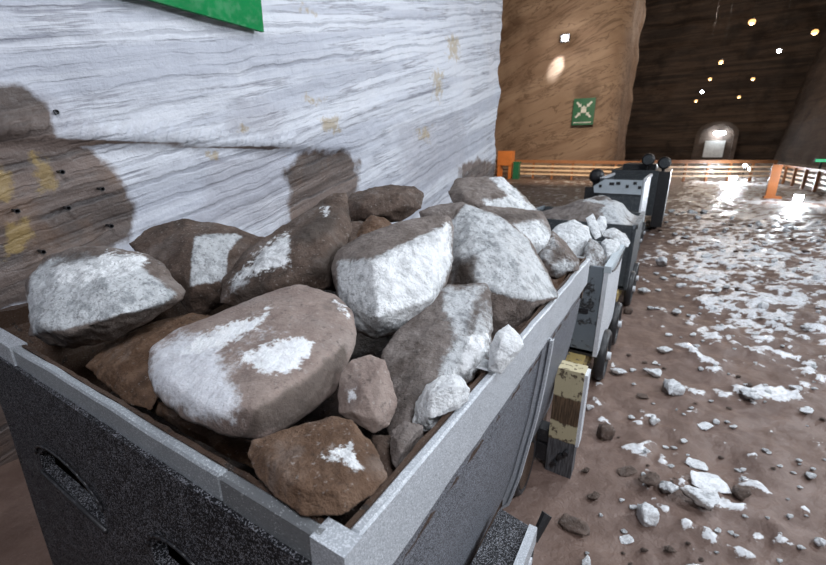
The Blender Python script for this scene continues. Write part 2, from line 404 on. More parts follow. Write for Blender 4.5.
RIDGES = [(tuple(atz(*a, 0)[:2]), tuple(atz(*b, 0)[:2]), w, k) for a, b, w, k in [((690, 530), (745, 560), .035, .8), ((755, 490), (805, 514), .03, .8), ((690, 392), (722, 398), .09, .7), ((742, 392), (790, 396), .09, .7),
          ((690, 352), (712, 372), .07, .7), ((672, 345), (690, 352), .04, .6), ((640, 425), (648, 430), .03, .3), ((702, 503), (735, 512), .03, .5), ((780, 545), (826, 560), .04, .4), ((562, 470), (575, 560), .14, -1.2), ((598, 440), (600, 560), .10, -.8)]]
def build_floor():
    ys = list(np.concatenate([np.linspace(-2, .7, 12), np.geomspace(.75, 13, 330), np.geomspace(13.2, 86, 110)]))
    us = np.concatenate([np.linspace(-3.2, -.35, 60), np.linspace(-.34, 1.25, 250), np.linspace(1.3, 2.2, 20)])
    V, Fc, mk = [], [], []
    for y in ys:
        s = max(y, .6) + 1.2
        if y > 18: s = 19.2 + (y - 18) * .35
        for u in us:
            x = u * s * .9; c = crust(x, y); k = 1 / (1 + math.exp(-c * 8))
            z = fheight(x, y) + .035 * k * (1 + .9 * noise.noise(Vector((x * 13, y * 13, 0))))
            V.append((x, y, z)); mk.append((k, 0, 0))
    n = len(us)
    for i in range(len(ys) - 1):
        for j in range(n - 1):
            a = i * n + j; Fc.append((a, a + 1, a + n + 1, a + n))
    o = mesh_obj('floor', V, Fc, M['floor'], smooth=True); o['kind'] = 'structure'
    set_mask(o.data, np.array(mk)); return o
floor = build_floor()

# ------------------------------------------------------------------ left salt wall
WX = -2.8
def build_wall():
    path = []; YE = 7.55
    for y in np.linspace(-2.0, 7.35, 350): path.append((WX, y, 1, 0))
    for a in np.linspace(.08, math.pi / 2, 14): path.append((WX - .18 + .18 * math.cos(a), 7.37 + .18 * math.sin(a), math.cos(a), math.sin(a)))
    for x in np.linspace(WX - .3, WX - 6, 20): path.append((x, YE, 0, 1))
    zs = np.linspace(-.15, 5.2, 210); V, Fc, mk = [], [], []
    brownish = [[(-60, 80), (0, 86), (25, 90), (45, 105), (58, 138), (90, 150), (118, 175), (132, 205), (130, 238), (105, 252), (60, 292), (-60, 330)],  # outlines of the wall areas coloured brown
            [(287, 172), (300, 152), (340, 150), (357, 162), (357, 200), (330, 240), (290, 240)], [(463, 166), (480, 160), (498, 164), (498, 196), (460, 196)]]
    och = [[(-10, 165), (12, 170), (15, 195), (-10, 205)], [(30, 150), (52, 165), (58, 190), (40, 195)], [(5, 225), (30, 215), (35, 240), (5, 260)], [(447, 37), (459, 36), (460, 60), (449, 60)],
           [(305, 93), (322, 100), (318, 106), (304, 100)], [(320, 118), (338, 116), (340, 132), (322, 132)], [(205, 149), (221, 151), (216, 161), (205, 156)], [(420, 128), (432, 126), (428, 143), (418, 138)],
           [(292, 2), (316, 12), (318, 16), (298, 10)], [(240, 125), (248, 127), (244, 135), (240, 132)], [(432, 70), (444, 72), (440, 102), (434, 98)]]
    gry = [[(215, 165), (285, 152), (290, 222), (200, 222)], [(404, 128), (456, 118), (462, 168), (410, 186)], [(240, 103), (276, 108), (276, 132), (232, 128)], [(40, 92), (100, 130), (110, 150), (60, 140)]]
    allp = []
    for (x, y, nx, ny) in path:
        for z in zs:
            v = Vector((y * .9, z - .25 * y, x * .3)); w = Vector((y, z, x))
            h = .030 * noise.fractal(w * 1.4, .9, 2.1, 4)
            g = noise.noise(Vector((y * .25, (z - .25 * y) * 7, 0))) + .5 * noise.noise(Vector((y * .5, (z - .25 * y) * 15, 4)))
            h += .012 * g + .006 * noise.noise(w * 14)
            zl = 1.645 - .024 * (y - 1) + .012 * noise.noise(Vector((y * 3, 0, 9)))   # the ledge: the upper bench stands proud, hacked underneath
            if ny < .5:
                fade = min(1, max(0, (3.9 - y) / 1.2))
                h += (.065 * fade) / (1 + math.exp(-(z - zl) * 70))
                if zl < z < zl + .17 and y < 2.6: h += .022 * math.sin((y * 1.0 - (z - zl) * .55) * 85) * min(1, (z - zl) / .03) * min(1, (zl + .17 - z) / .08)
            if ny > .02: h += .07 * noise.noise(Vector((z * 1.7, 2, y))) + .03 * noise.noise(Vector((z * 6, 2, y)))
            p = (x + nx * h, y + ny * h, z); V.append(p); allp.append(p)
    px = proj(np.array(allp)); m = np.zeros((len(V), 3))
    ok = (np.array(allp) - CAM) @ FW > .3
    for ch, L, w in ((0, brownish, 16), (1, och, 12), (2, gry, 30)):
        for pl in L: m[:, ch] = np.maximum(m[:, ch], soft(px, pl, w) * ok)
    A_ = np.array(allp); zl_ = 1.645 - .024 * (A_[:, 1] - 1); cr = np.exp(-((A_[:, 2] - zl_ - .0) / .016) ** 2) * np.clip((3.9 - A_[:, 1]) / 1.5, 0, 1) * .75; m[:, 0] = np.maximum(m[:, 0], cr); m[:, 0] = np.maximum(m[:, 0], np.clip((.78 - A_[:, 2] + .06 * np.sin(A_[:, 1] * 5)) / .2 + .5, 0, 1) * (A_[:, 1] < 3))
    n = len(zs)
    for i in range(len(path) - 1):
        for j in range(n - 1):
            a = i * n + j; Fc.append((a, a + n, a + n + 1, a + 1))
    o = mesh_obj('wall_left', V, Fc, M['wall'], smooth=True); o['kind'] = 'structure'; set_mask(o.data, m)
    return o
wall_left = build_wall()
# drill holes in the wall face
for k, (x, y) in enumerate([(56, 112), (62, 172), (102, 189), (68, 208), (17, 211), (43, 252), (111, 226)]):
    p = atx(x, y, WX + .05); bm = bmesh.new()
    prof = [(.0, .013), (.008, .012), (.008, .009), (-.05, .008)]
    rings = [[bm.verts.new((h, r * math.cos(2 * math.pi * i / 14), r * math.sin(2 * math.pi * i / 14))) for i in range(14)] for h, r in prof]
    for a, b in zip(rings, rings[1:]):
        for i in range(14): bm.faces.new((a[i], a[(i + 1) % 14], b[(i + 1) % 14], b[i]))
    bm.faces.new(rings[-1])
    o = bm_obj('drill_hole', bm, M['black'], parent=wall_left, loc=p)

# ------------------------------------------------------------------ pier, back wall, right wall, ceiling
def surf(name, mat, path, z0, z1, nz, amp, k, mask=None):
    zs = np.linspace(z0, z1, nz); V, Fc = [], []
    for (x, y, nx, ny, lean) in path:
        for z in zs:
            w = Vector((x, y, z)); h = amp * noise.fractal(w * k, .9, 2.1, 4) + amp * .5 * noise.noise(Vector((x * .1, y * .1, z * 1.3)))
            V.append((x + nx * h + lean * z, y + ny * h, z))
    for i in range(len(path) - 1):
        for j in range(nz - 1):
            a = i * nz + j; Fc.append((a, a + nz, a + nz + 1, a + 1))
    o = mesh_obj(name, V, Fc, M[mat], smooth=True); o['kind'] = 'structure'; return o
PY = 30.0
path = [(x, PY, 0, -1, 0) for x in np.linspace(-26, -5.2, 60)] + \
       [(-5.2 + 1.6 * math.sin(a), PY + 1.6 - 1.6 * math.cos(a), math.sin(a), -math.cos(a), 0) for a in np.linspace(.1, math.pi / 2, 12)] + \
       [(-3.6, y, 1, 0, 0) for y in np.linspace(PY + 2, PY + 7, 12)]
surf('wall_pier', 'pier', path, -.3, 32, 90, .16, .5)
surf('wall_back', 'back', [(x, 85, 0, -1, 0) for x in np.linspace(-40, 40, 160)], -.5, 33, 90, .6, .25)
surf('wall_right', 'rightw', [(12.3 + (20 - y) * .0, y, -1, 0, .12) for y in np.linspace(90, 4, 120)], -.5, 33, 70, .35, .3)
surf('wall_far_left', 'pier', [(-26, y, 1, 0, 0) for y in np.linspace(-6, 34, 40)], -.5, 33, 50, .4, .3)
o = mesh_obj('ceiling', [(-40, -8, 32), (40, -8, 32), (40, 90, 32), (-40, 90, 32)], [(0, 3, 2, 1)], M['ceil']); o['kind'] = 'structure'

# tunnel mouth in the back wall
def tunnel():
    c = aty(712, 157, 84.0); x0, z0 = c[0], 0.0; w, hh = 2.2, 3.6
    arch = [(x0 - w, z0), (x0 - w, hh)] + [(x0 + w * math.cos(a), hh + 1.7 * math.sin(a)) for a in np.linspace(math.pi * .9, math.pi * .1, 9)] + [(x0 + w, hh), (x0 + w, z0)]
    bm = bmesh.new(); outer = [(x0 + (x - x0) * 1.25, z * 1.1) for x, z in arch]
    a = [bm.verts.new((x, 83.3, z)) for x, z in arch]; b = [bm.verts.new((x, 83.3, z)) for x, z in outer]; c2 = [bm.verts.new((x, 85.6, z)) for x, z in outer]; d2 = [bm.verts.new((x, 84.0, z)) for x, z in arch]
    for i in range(len(arch) - 1):
        for p, q in ((a, b), (b, c2), (d2, a)): bm.faces.new((p[i], p[i + 1], q[i + 1], q[i]))
    o = bm_obj('door_1', bm, M['rightw']); o['kind'] = 'structure'
    bm = bmesh.new(); bm.faces.new([bm.verts.new((x, 84.05, z)) for x, z in arch])
    bm_obj('passage_wall', bm, M['rightw'], parent=o)
    pn = bmesh.new(); box(pn, x0 - 1.3, x0 + 1.3, 83.55, 83.95, .5, 3.0); t = bm_obj('lit_interior_stand_in', pn, M['signwhite'], parent=o, bevel=.05)  # white panel stands in for the lit tunnel interior
    L = thing('tunnel_lamp', 'oval white lamp glowing above the far tunnel mouth', 'lamp', (x0 + .3, 83.3, 4.1))
    bm = bmesh.new(); ball(bm, (0, 0, 0), .8, (1, .3, .38)); bm_obj('lamp_glass', bm, M['e_white'], L, smooth=True)
    bm = bmesh.new(); box(bm, -.3, .3, .0, .6, .1, .35); bm_obj('bracket', bm, M['housing'], L)
    lp = bpy.data.lights.new('tunnel_light', 'POINT'); lp.energy = 40; lp.color = (.85, .92, 1); lp.shadow_soft_size = .4
    lo = bpy.data.objects.new('tunnel_light', lp); link(lo); lo.location = (x0 + .3, 82.3, 3.6)
tunnel()

# ------------------------------------------------------------------ lights
def light(name, typ, loc, energy, col=(1, 1, 1), size=.3, target=None, spot=None, blend=.5, sy=None):
    l = bpy.data.lights.new(name, typ); l.energy = energy; l.color = col
    if typ == 'AREA':
        l.size = size
        if sy: l.shape = 'RECTANGLE'; l.size_y = sy
    else: l.shadow_soft_size = size
    if typ == 'SPOT': l.spot_size = spot; l.spot_blend = blend
    o = bpy.data.objects.new(name, l); link(o); o.location = loc
    if target is not None: o.rotation_euler = (Vector(target) - Vector(loc)).to_track_quat('-Z', 'Y').to_euler()
    return o
COOL = (.86, .93, 1.0)
light('key_lamp', 'AREA', (2.9, 2.3, 3.3), 88, COOL, .7, (-.9, 1.1, 1.1))
light('wall_wash_fill', 'AREA', (1.6, -1.0, 4.6), 150, (.88, .92, 1), 1.0, (-2.8, 3.6, 1.8))  # added area light, washes the left wall from behind the camera
light('overhead_fill', 'AREA', (.6, 4.6, 5.2), 125, COOL, .9, (-.7, 2.9, .8))  # added overhead fill for the train and the far rocks
light('floor_fill', 'AREA', (6.5, 9.5, 4.5), 480, COOL, .8, (1.8, 5.5, 0))  # added area light that brightens the salt on the floor
light('chamber_fill', 'POINT', (4, -3, 7), 170, (1, .82, .68), 1.5)  # added warm ambient fill, out of view
light('pier_fill', 'SPOT', (-3, 18, 5), 3400, (1, .82, .62), .6, (-7, 30, 5), 2.2, .8)  # added spot that brightens the pier
light('right_wall_fill', 'POINT', (6, 40, 12), 1500, (1, .85, .72), 1.0)  # added point light to lift the right wall
light('back_hall_fill', 'POINT', (0, 62, 16), 3000, (1, .8, .65), 1.0)  # added point light to bring out the back wall strata

def dirworld():
    w = bpy.data.worlds.new('World'); sc.world = w; w.use_nodes = True
    b = w.node_tree.nodes['Background']; b.inputs[0].default_value = (.55, .6, .7, 1); b.inputs[1].default_value = .05
dirworld()

# floor floodlights
def floodlight(px, label, aim, energy, r=.13):
    p = atz(*px, .0); z = fheight(p[0], p[1]) + .03
    t = thing('floodlight', label, 'lamp', (p[0], p[1], z))
    q = (Vector(aim) - Vector((p[0], p[1], z + r))).to_track_quat('-Y', 'Z').to_matrix().to_4x4(); M0 = Matrix.Translation((0, 0, r * 1.4)) @ q
    bm = bmesh.new(); box(bm, -r * 1.2, r * 1.2, 0.0, r * .9, -r, r, M0); bm_obj('housing', bm, M['housing'], t, bevel=.015)
    bm = bmesh.new(); box(bm, -r * 1.05, r * 1.05, -.03, .0, -r * .85, r * .85, M0); bm_obj('lamp_glass', bm, M['e_flood'], t)
    bm = bmesh.new(); box(bm, -r * 1.4, r * 1.4, -.02, .1, -.02 - .01, .02)
    for s in (-1, 1): box(bm, s * r * 1.3 - .015, s * r * 1.3 + .015, .02, .08, 0, r * 1.5)
    bm_obj('bracket', bm, M['housing'], t)
    lo = Vector((p[0], p[1], z + r * 1.4)); d = (Vector(aim) - lo).normalized()
    light('floodlight_beam', 'SPOT', lo + d * .1 + Vector((0, 0, .05)), energy, COOL, .12, aim, 2.6, .6)
    light('floodlight_spill', 'POINT', lo + d * .25 + Vector((0, 0, .6)), energy * .3, COOL, .15)
floodlight((732, 183), 'brilliant white floodlight on the floor before the far fence', (.5, 5, .3), 600, .13)
floodlight((797, 203), 'white floodlight on the floor beside the orange post', (1.5, 5, .3), 260, .10)
for k, (x, y, s) in enumerate([(745, 166, .11), (751, 169, .12)]):
    p = aty(x, y, 31.0 + k * .7); t = thing('lantern', ['small white lantern glowing by the far fence, upper of two', 'small white lantern glowing by the far fence, lower of two'][k], 'lamp', (p[0], p[1], 0))
    bm = bmesh.new(); ball(bm, (0, 0, p[2]), s); bm_obj('lamp_glass', bm, M['e_white'], t, smooth=True)
    bm = bmesh.new(); cyl(bm, (0, 0, 0), (0, 0, p[2] - s * .9), .04); bm_obj('pole', bm, M['housing'], t)

# pier wall flood
def wall_flood():
    p = aty(565, 38, PY - 1.0)
    t = thing('wall_floodlight', 'bright white floodlight fixed high on the tan salt pier', 'lamp', p)
    bm = bmesh.new(); box(bm, -.25, .25, 0, .25, -.2, .2); bm_obj('housing', bm, M['housing'], t, bevel=.02)
    bm = bmesh.new(); ball(bm, (0, -.02, 0), .17, (1.1, .5, .9)); bm_obj('lamp_glass', bm, M['e_flood'], t, smooth=True)
    bm = bmesh.new(); cyl(bm, (0, .2, 0), (0, 1.1, .1), .05); bm_obj('bracket', bm, M['housing'], t)
    light('wall_flood_beam', 'SPOT', (p[0] - .1, p[1] - .15, p[2] - .2), 700, COOL, .1, (p[0] - .7, PY + .3, p[2] - 1.6), .6, .7)
    light('wall_flood_spill', 'POINT', (p[0], p[1] - .6, p[2]), 60, (1, .93, .85), .2)
wall_flood()

# pendant lamps
LAMPS = [((752, 22), 'e_warm', .26, 'large orange pendant lamp, highest of the far row toward the tunnel'), ((721, 62), 'e_warm', .25, 'orange pendant lamp, second from top of the far row above the tunnel'),
         ((710, 79), 'e_warm', .24, 'orange pendant lamp, third from top of the row above the tunnel'), ((702, 92), 'e_white', .26, 'cream white pendant lamp between two orange ones above the tunnel'),
         ((696, 101), 'e_warm', .32, 'orange pendant lamp, lowest and farthest above the tunnel'), ((815, 32), 'e_warm', .26, 'orange pendant lamp nearest the lighter right-hand rock wall'),
         ((779, 51), 'e_white', .2, 'small bluish white pendant lamp before the dark back wall'), ((753, 79), 'e_warm', .25, 'orange pendant lamp below the bluish white one'),
         ((739, 97), 'e_warm', .3, 'orange pendant lamp, lowest of the shorter right row')]
for (px, em, r, lab) in LAMPS:
    r *= .62; p = atz(*px, 8.0); t = thing('pendant_lamp', lab, 'lamp', p, group='pendant lamps of the far hall')
    bm = bmesh.new(); ball(bm, (0, 0, 0), r, (1, 1, .85)); bm_obj('bulb', bm, M[em], t, smooth=True)
    bm = bmesh.new(); cyl(bm, (0, 0, r * .7), (0, 0, r * 1.6), r * .75, r * .3); bm_obj('lamp_shade', bm, M['housing'], t)
    bm = bmesh.new(); cyl(bm, (0, 0, r * 1.5), (0, 0, 32 - 8.0), .004, n=6); bm_obj('cable', bm, M['housing'], t)
    light('pendant_light', 'POINT', (p[0], p[1], p[2] - r - .1), 60, (1, .6, .28) if em == 'e_warm' else COOL, r)

# ------------------------------------------------------------------ fences
def fence(a, b, n, hgt, label, rails=4, t=.05, pale='railpale', side=-1):
    a, b = Vector((a[0], a[1], 0)), Vector((b[0], b[1], 0)); d = (b - a); L = d.length; ang = math.atan2(d.y, d.x)
    o = thing('timber_fence', label, 'fence', a, ang)
    for i in range(n + 1):
        x = L * i / n; bm = bmesh.new(); box(bm, x - t * 1.1, x + t * 1.1, -t, t, -.05, hgt); bm_obj('post', bm, M['railwood'], o, bevel=.008)
    for k in range(rails):
        z = hgt * (.28 + .66 * k / (rails - 1)); bm = bmesh.new(); box(bm, -t, L + t, *sorted((side * t * 1.9, side * t * .95)), z - .045, z + .045)
        bm_obj('rail', bm, M['railwood' if k == rails - 1 else pale], o, bevel=.006)
    bm = bmesh.new(); box(bm, -t, L + t, -t * 2, t * 1.2, hgt - .01, hgt + .05); bm_obj('handrail', bm, M['railwood'], o, bevel=.006)
    return o
FH = .98
pa = aty(480, 178, 25.0); fence((pa[0], 25.0), (-1.7, 25.3), 8, 1.0, 'orange timber fence running along the foot of the tan pier')
fence((-1.6, 25.4), (4.4, 29.5), 6, 1.05, 'far orange timber fence in front of the dark hall and tunnel')
fence((4.5, 29.0), (4.75, 20.6), 5, .86, 'pale railed timber fence running toward the viewer beside the orange post', side=1)
fence((4.8, 20.4), (4.2, 10.5), 6, .86, 'nearest timber fence stretch reaching the right edge of view', side=1)

# orange post
p = atz(769, 199, 0)
t = thing('marker_post', 'orange post with a small foot standing before the right fence', 'post', (p[0], p[1], fheight(p[0], p[1])))
bm = bmesh.new(); box(bm, -.13, .13, -.1, .1, 0, 1.12)
bm_obj('post', bm, M['orange'], t, bevel=.02)
bm = bmesh.new(); box(bm, -.17, .30, -.17, .17, -.02, .1); bm_obj('foot', bm, M['orange'], t, bevel=.02)
# orange cabinet & green bin near the pier fence
p = aty(505, 176, 24.2)
t = thing('orange_cabinet', 'orange cabinet on legs at the left end of the pier fence', 'cabinet', (p[0], p[1], 0))
bm = bmesh.new(); box(bm, -.42, .42, -.25, .25, .75, 1.55); bm_obj('body', bm, M['orange'], t, bevel=.03)
for s in (-1, 1):
    bm = bmesh.new(); box(bm, s * .33 - .09, s * .33 + .09, -.2, .2, -.03, .75); bm_obj('leg', bm, M['orange'], t, bevel=.01)
p = aty(516, 178, 24.0)
t = thing('green_bin', 'dark green bin standing beside the orange cabinet', 'bin', (p[0], p[1], 0))
bm = bmesh.new(); box(bm, -.16, .16, -.16, .16, -.03, .9); bm_obj('body', bm, M['dgreen'], t, bevel=.03)
bm = bmesh.new(); box(bm, -.18, .18, -.18, .18, .9, .97); bm_obj('lid', bm, M['dgreen'], t, bevel=.02)

# ------------------------------------------------------------------ signs
def wall_sign():
    q0, q1 = atx(148, 0, WX + .16), atx(264, 31, WX + .16); z0 = (q0[2] + q1[2]) / 2; y1 = q1[1]; y0 = q0[1] - .25
    t = thing('wall_sign', 'large green sign board fixed high on the white salt wall', 'sign', (WX + .13, y0, z0))
    bm = bmesh.new(); box(bm, 0, .03, 0, y1 - y0, 0, .62); bm_obj('board', bm, M['green'], t, bevel=.004)
    for yy in (.15, y1 - y0 - .15):
        bm = bmesh.new(); cyl(bm, (-.15, yy, .5), (.0, yy, .5), .02); bm_obj('fixing', bm, M['housing'], t)
wall_sign()
def assembly_sign():
    a, b = aty(572.5, 98, PY - .75), aty(594.5, 125.5, PY - .75)
    w, h = (b[0] - a[0]) * .43, (a[2] - b[2]) * .47; c = ((a[0] + b[0]) / 2, PY - .75, (a[2] + b[2]) / 2)
    t = thing('assembly_sign', 'dark green assembly point sign with white arrows on the tan pier', 'sign', c)
    bm = bmesh.new(); box(bm, -w, w, 0, .06, -h, h); bm_obj('board', bm, M['dgreen'], t)
    bm = bmesh.new(); zc = h * .15; s = w * .72
    for sx in (-1, 1):
        for sz in (-1, 1):
            def P(u, v): return (sx * u * s, -.03, zc + sz * v * s)
            tip = .36   # arrow head toward the middle, tail toward the corner
            extrude_poly(bm, [P(tip, tip), P(tip + .42, tip), P(tip + .30, tip + .12), P(1.05, .87), P(.87, 1.05), P(tip + .12, tip + .30), P(tip, tip + .42)], (0, .05, 0))
    bm_obj('arrows', bm, M['signwhite'], t)
    bm = bmesh.new()
    for dx, hh in ((-.22, .30), (.22, .30), (0, .42)):
        cyl(bm, (dx * s, -.02, zc + s * (hh - .05)), (dx * s, .01, zc + s * (hh - .05)), .12 * s, n=12)
        box(bm, (dx - .11) * s, (dx + .11) * s, -.03 + abs(dx) * .02, .01, zc - s * .4, zc + s * (hh - .18))
    bm_obj('people_symbol', bm, M['signwhite'], t)
    bm = bmesh.new()
    for i in range(9): box(bm, -w * .82 + i * w * .185, -w * .82 + i * w * .185 + w * .13, -.03, .01, -h * .86, -h * .76)
    bm_obj('caption', bm, M['signwhite'], t)
    light('sign_spill', 'POINT', (c[0], c[1] - 2.5, c[2] + 1.5), 25, (1, .95, .85), .3)
assembly_sign()
p = aty(822, 160.5, 24.0)
t = thing('exit_light', 'small green lit exit light at the right edge beyond the fence', 'sign', (p[0], p[1], 0))
bm = bmesh.new(); box(bm, -.2, .2, -.03, .0, p[2] - .05, p[2] + .05); bm_obj('lamp_glass', bm, M['e_green'], t)
bm = bmesh.new(); box(bm, -.22, .22, .0, .08, p[2] - .07, p[2] + .07); box(bm, -.04, .04, .02, .08, -.1, p[2]); bm_obj('housing', bm, M['housing'], t)

# ------------------------------------------------------------------ front mine cart
X0, X1, Y0, Y1, ZT = -1.73, -.30, .315, 2.13, 1.10
def side_x(z):   # right profile of the tub
    return float(np.interp(z, [.12, .2, .35, .49, .64, .8, .95, 1.1], [-.47, -.405, -.372, -.352, -.33, -.315, -.305, -.30]))
def left_x(z): return X0 + .10 * min(1, (1.1 - z) / .12) + (X1 - side_x(z)) * 1.0
def front_y(z): return Y0 - .02 + (1.1 - z) * -.04
def cart1():
    t = thing('mine_cart', 'front dark steel mine cart heaped with large salt rocks', 'cart', (0, 0, 0), group='mine carts of the train')
    zs = np.linspace(.14, 1.08, 24)
    # right side wall (two skins joined)
    def sidewall(name, fx, inner, y0, y1, mat):
        ys = np.linspace(y0, y1, 30); V, Fc = [], []
        for sgn in (0, inner):
            for z in zs:
                for y in ys: V.append((fx(z) + sgn, y, z))
        n, m = len(ys), len(zs)
        for k in (0, 1):
            for i in range(m - 1):
                for j in range(n - 1):
                    a = k * n * m + i * n + j; q = (a, a + 1, a + n + 1, a + n); Fc.append(q if k else q[::-1])
        N = n * m
        for i in range(m - 1):
            for j in (0, n - 1): a = i * n + j; Fc.append((a, a + n, a + n + N, a + N))
        for j in range(n - 1):
            for i in (0, m - 1): a = i * n + j; Fc.append((a, a + 1, a + 1 + N, a + N))
        o = mesh_obj(name, V, Fc, mat, t, smooth=False); return o
    sidewall('side_panel', side_x, -.02, Y0, Y1, M['tubside'])
    sidewall('side_panel', left_x, .02, Y0, Y1, M['rust_steel'])
    # front panel with two arched hand slots cut through
    bm = bmesh.new()
    a = [(left_x(.2), .2), (side_x(.2), .2), (side_x(.5), .5), (side_x(.8), .8), (side_x(1.05), 1.05), (left_x(1.05), 1.05), (left_x(.8), .8), (left_x(.5), .5)]
    extrude_poly(bm, [(x, front_y(z), z) for x, z in a], (0, .03, 0))
    panel = bm_obj('front_panel', bm, M['tub'], t)
    cuts = bmesh.new()
    slots = [((45, 446), (108, 495)), ((158, 534), (226, 586))]
    centers = []
    for s0, s1 in slots:
        p0, p1 = aty(*s0, .3), aty(*s1, .3); cx = (p0[0] + p1[0]) / 2; cz = (p0[2] + p1[2]) / 2 - .035; hw = (p1[0] - p0[0]) / 2
        centers.append((cx, cz, hw))
        pts = [(cx - hw, cz - .042), (cx + hw, cz - .042), (cx + hw, cz + .012)] + [(cx + hw * .9 * math.cos(q), cz + .012 + .058 * math.sin(q)) for q in np.linspace(.25, math.pi - .25, 9)] + [(cx - hw, cz + .012)]
        extrude_poly(cuts, [(x, .1, z) for x, z in pts], (0, .5, 0))
    bmesh.ops.recalc_face_normals(cuts, faces=cuts.faces)
    cm = bpy.data.meshes.new('cut'); cuts.to_mesh(cm); cuts.free(); co_ = bpy.data.objects.new('cut', cm); COL.objects.link(co_)
    md = panel.modifiers.new('b', 'BOOLEAN'); md.object = co_; md.operation = 'DIFFERENCE'; md.solver = 'EXACT'
    dg = bpy.context.evaluated_depsgraph_get(); dg.update()
    nm = bpy.data.meshes.new_from_object(panel.evaluated_get(dg), depsgraph=dg); panel.modifiers.clear(); panel.data = nm; bpy.data.objects.remove(co_)
    for cx, cz, hw in centers:   # pressed lips round each slot and the bar seen inside
        bm = bmesh.new()
        pts = [(cx - hw * 1.02, front_y(cz) - .004, cz - .046), (cx + hw * 1.02, front_y(cz) - .004, cz - .046)]
        cyl(bm, pts[0], pts[1], .006, n=10)
        arch = [(cx + hw * 1.04 * math.cos(q), front_y(cz) - .002, cz + .014 + .066 * math.sin(q)) for q in np.linspace(0, math.pi, 13)]
        for u, v in zip(arch, arch[1:]): cyl(bm, u, v, .0035, n=8)
        bm_obj('slot_lip', bm, M['black'], t, smooth=True)
        bm = bmesh.new(); box(bm, cx - hw * 1.1, cx + hw * 1.1, .345, .358, cz - .05, cz - .012); bm_obj('inner_bar', bm, M['darkgrey'], t, bevel=.004)
    # rear panel
    bm = bmesh.new(); extrude_poly(bm, [(x, Y1 - .01, z) for x, z in a], (0, -.03, 0)); bm_obj('rear_panel', bm, M['tub'], t)
    bm = bmesh.new(); box(bm, left_x(.2), side_x(.2), Y0 + .02, Y1 - .02, .14, .2); bm_obj('floor_plate', bm, M['rust_steel'], t)
    # rim band: four flat bars
    def bar(name, q, mat):
        bm = bmesh.new(); box(bm, *q)
        bmesh.ops.subdivide_edges(bm, edges=[e for e in bm.edges if e.calc_length() > .3], cuts=24)
        for v in bm.verts: v.co += Vector((noise.noise(v.co * 9) * .003, noise.noise(v.co * 9 + Vector((5, 0, 0))) * .003, noise.noise(v.co * 7 + Vector((0, 5, 0))) * .004))
        o = bm_obj(name, bm, mat, t, bevel=.004, seg=1); return o
    xs_ = float(aty(222, 455, Y0)[0]); bar('rim_band', (-1.43, xs_, Y0 - .012, Y0 + .008, ZT - .125, ZT + .002), M['rim']); bar('rim_band', (xs_, X1 - .03, Y0 - .013, Y0 + .008, ZT - .127, ZT + .002), M['rimdark'])  # right part of the front band is a darker grey
    bar('rim_band', (X1 - .008, X1 + .012, Y0 + .02, Y1, ZT - .135, ZT), M['rimlight'])
    bar('rim_band', (X0 - .012, X0 + .008, Y0 + .02, Y1, ZT - .12, ZT), M['rim'])
    bar('rim_band', (X0, X1, Y1 - .008, Y1 + .012, ZT - .12, ZT), M['rim'])
    for (xa, xb) in ((X1 - .045, X1 + .016), (X0 - .06, -1.425)):
        bm = bmesh.new(); box(bm, xa, xb, Y0 - .017, Y0 + .02, ZT - .13, ZT + .003); bm_obj('corner_plate', bm, M['rimlight'], t, bevel=.008)
    # rusty top edge inside the band
    def lip(q):
        bm = bmesh.new(); box(bm, *q); bmesh.ops.subdivide_edges(bm, edges=[e for e in bm.edges if e.calc_length() > .3], cuts=60)
        for v in bm.verts: v.co.z += noise.noise(v.co * 30) * .006; v.co.x += noise.noise(v.co * 25) * .002
        bm_obj('rusty_lip', bm, M['rust_steel'], t)
    lip((X0, X1, Y0 + .008, Y0 + .017, ZT - .2, ZT - .0)); lip((X1 - .015, X1 - .008, Y0 + .02, Y1, ZT - .2, ZT + .002))
    lip((X0 + .008, X0 + .04, Y0 + .02, Y1, ZT - .2, ZT + .03)); lip((X0, X1, Y1 - .04, Y1 - .008, ZT - .2, ZT - .002))
    # stiffener rib on the right side: web + flange
    bm = bmesh.new(); zz = np.linspace(.16, .97, 22)
    for (ya, yb, da, db) in ((1.39, 1.40, 0, .028), (1.375, 1.40, .028, .033)):
        L = [[bm.verts.new((side_x(z) + dx, y, z)) for (dx, y) in ((da - .005, ya), (db, ya), (db, yb), (da - .005, yb))] for z in zz]
        for u, v in zip(L, L[1:]):
            for i in range(4): bm.faces.new((u[i], u[(i + 1) % 4], v[(i + 1) % 4], v[i]))
        bm.faces.new(L[0]); bm.faces.new(L[-1])
    bm_obj('stiffener_rib', bm, M['rimlight'], t)
    # axle bracket by the side, buffer post, frame timbers and wheels
    bm = bmesh.new(); vs = box(bm, -.345, -.215, .55, 1.16, .03, .42)
    for v in vs:
        if v.co.y > 1 and v.co.z > .2: v.co.z -= .03
        if v.co.x > -.3 and v.co.z > .2: v.co.z -= .025
    br = bm_obj('axle_bracket', bm, M['tub'], t, bevel=.012)
    bm = bmesh.new(); box(bm, -.235, -.208, .56, 1.14, .33, .40); bm_obj('frosted_edge', bm, M['rimlight'], br, bevel=.006)
    bm = bmesh.new()
    bm.free()
    for (y, z) in ((1.08, .30), (.95, .24), (1.10, .16), (.8, .3)):
        bm = bmesh.new(); cyl(bm, (-.22, y, z), (-.205, y, z), .022, n=12); bm_obj('bolt', bm, M['frost'], br)
    la, lb = atz(534, 540, .14), atz(547, 514, .22); bm = bmesh.new(); cyl(bm, la, lb, .016, .022, n=8); cyl(bm, (-.25, float(la[1]), .14), la, .014, n=8)
    bm_obj('lever', bm, M['black'], t)
    bm = bmesh.new(); box(bm, -.345, -.215, 1.90, 1.99, -.02, .60); post = bm_obj('buffer_post', bm, M['timber'], t, bevel=.008)
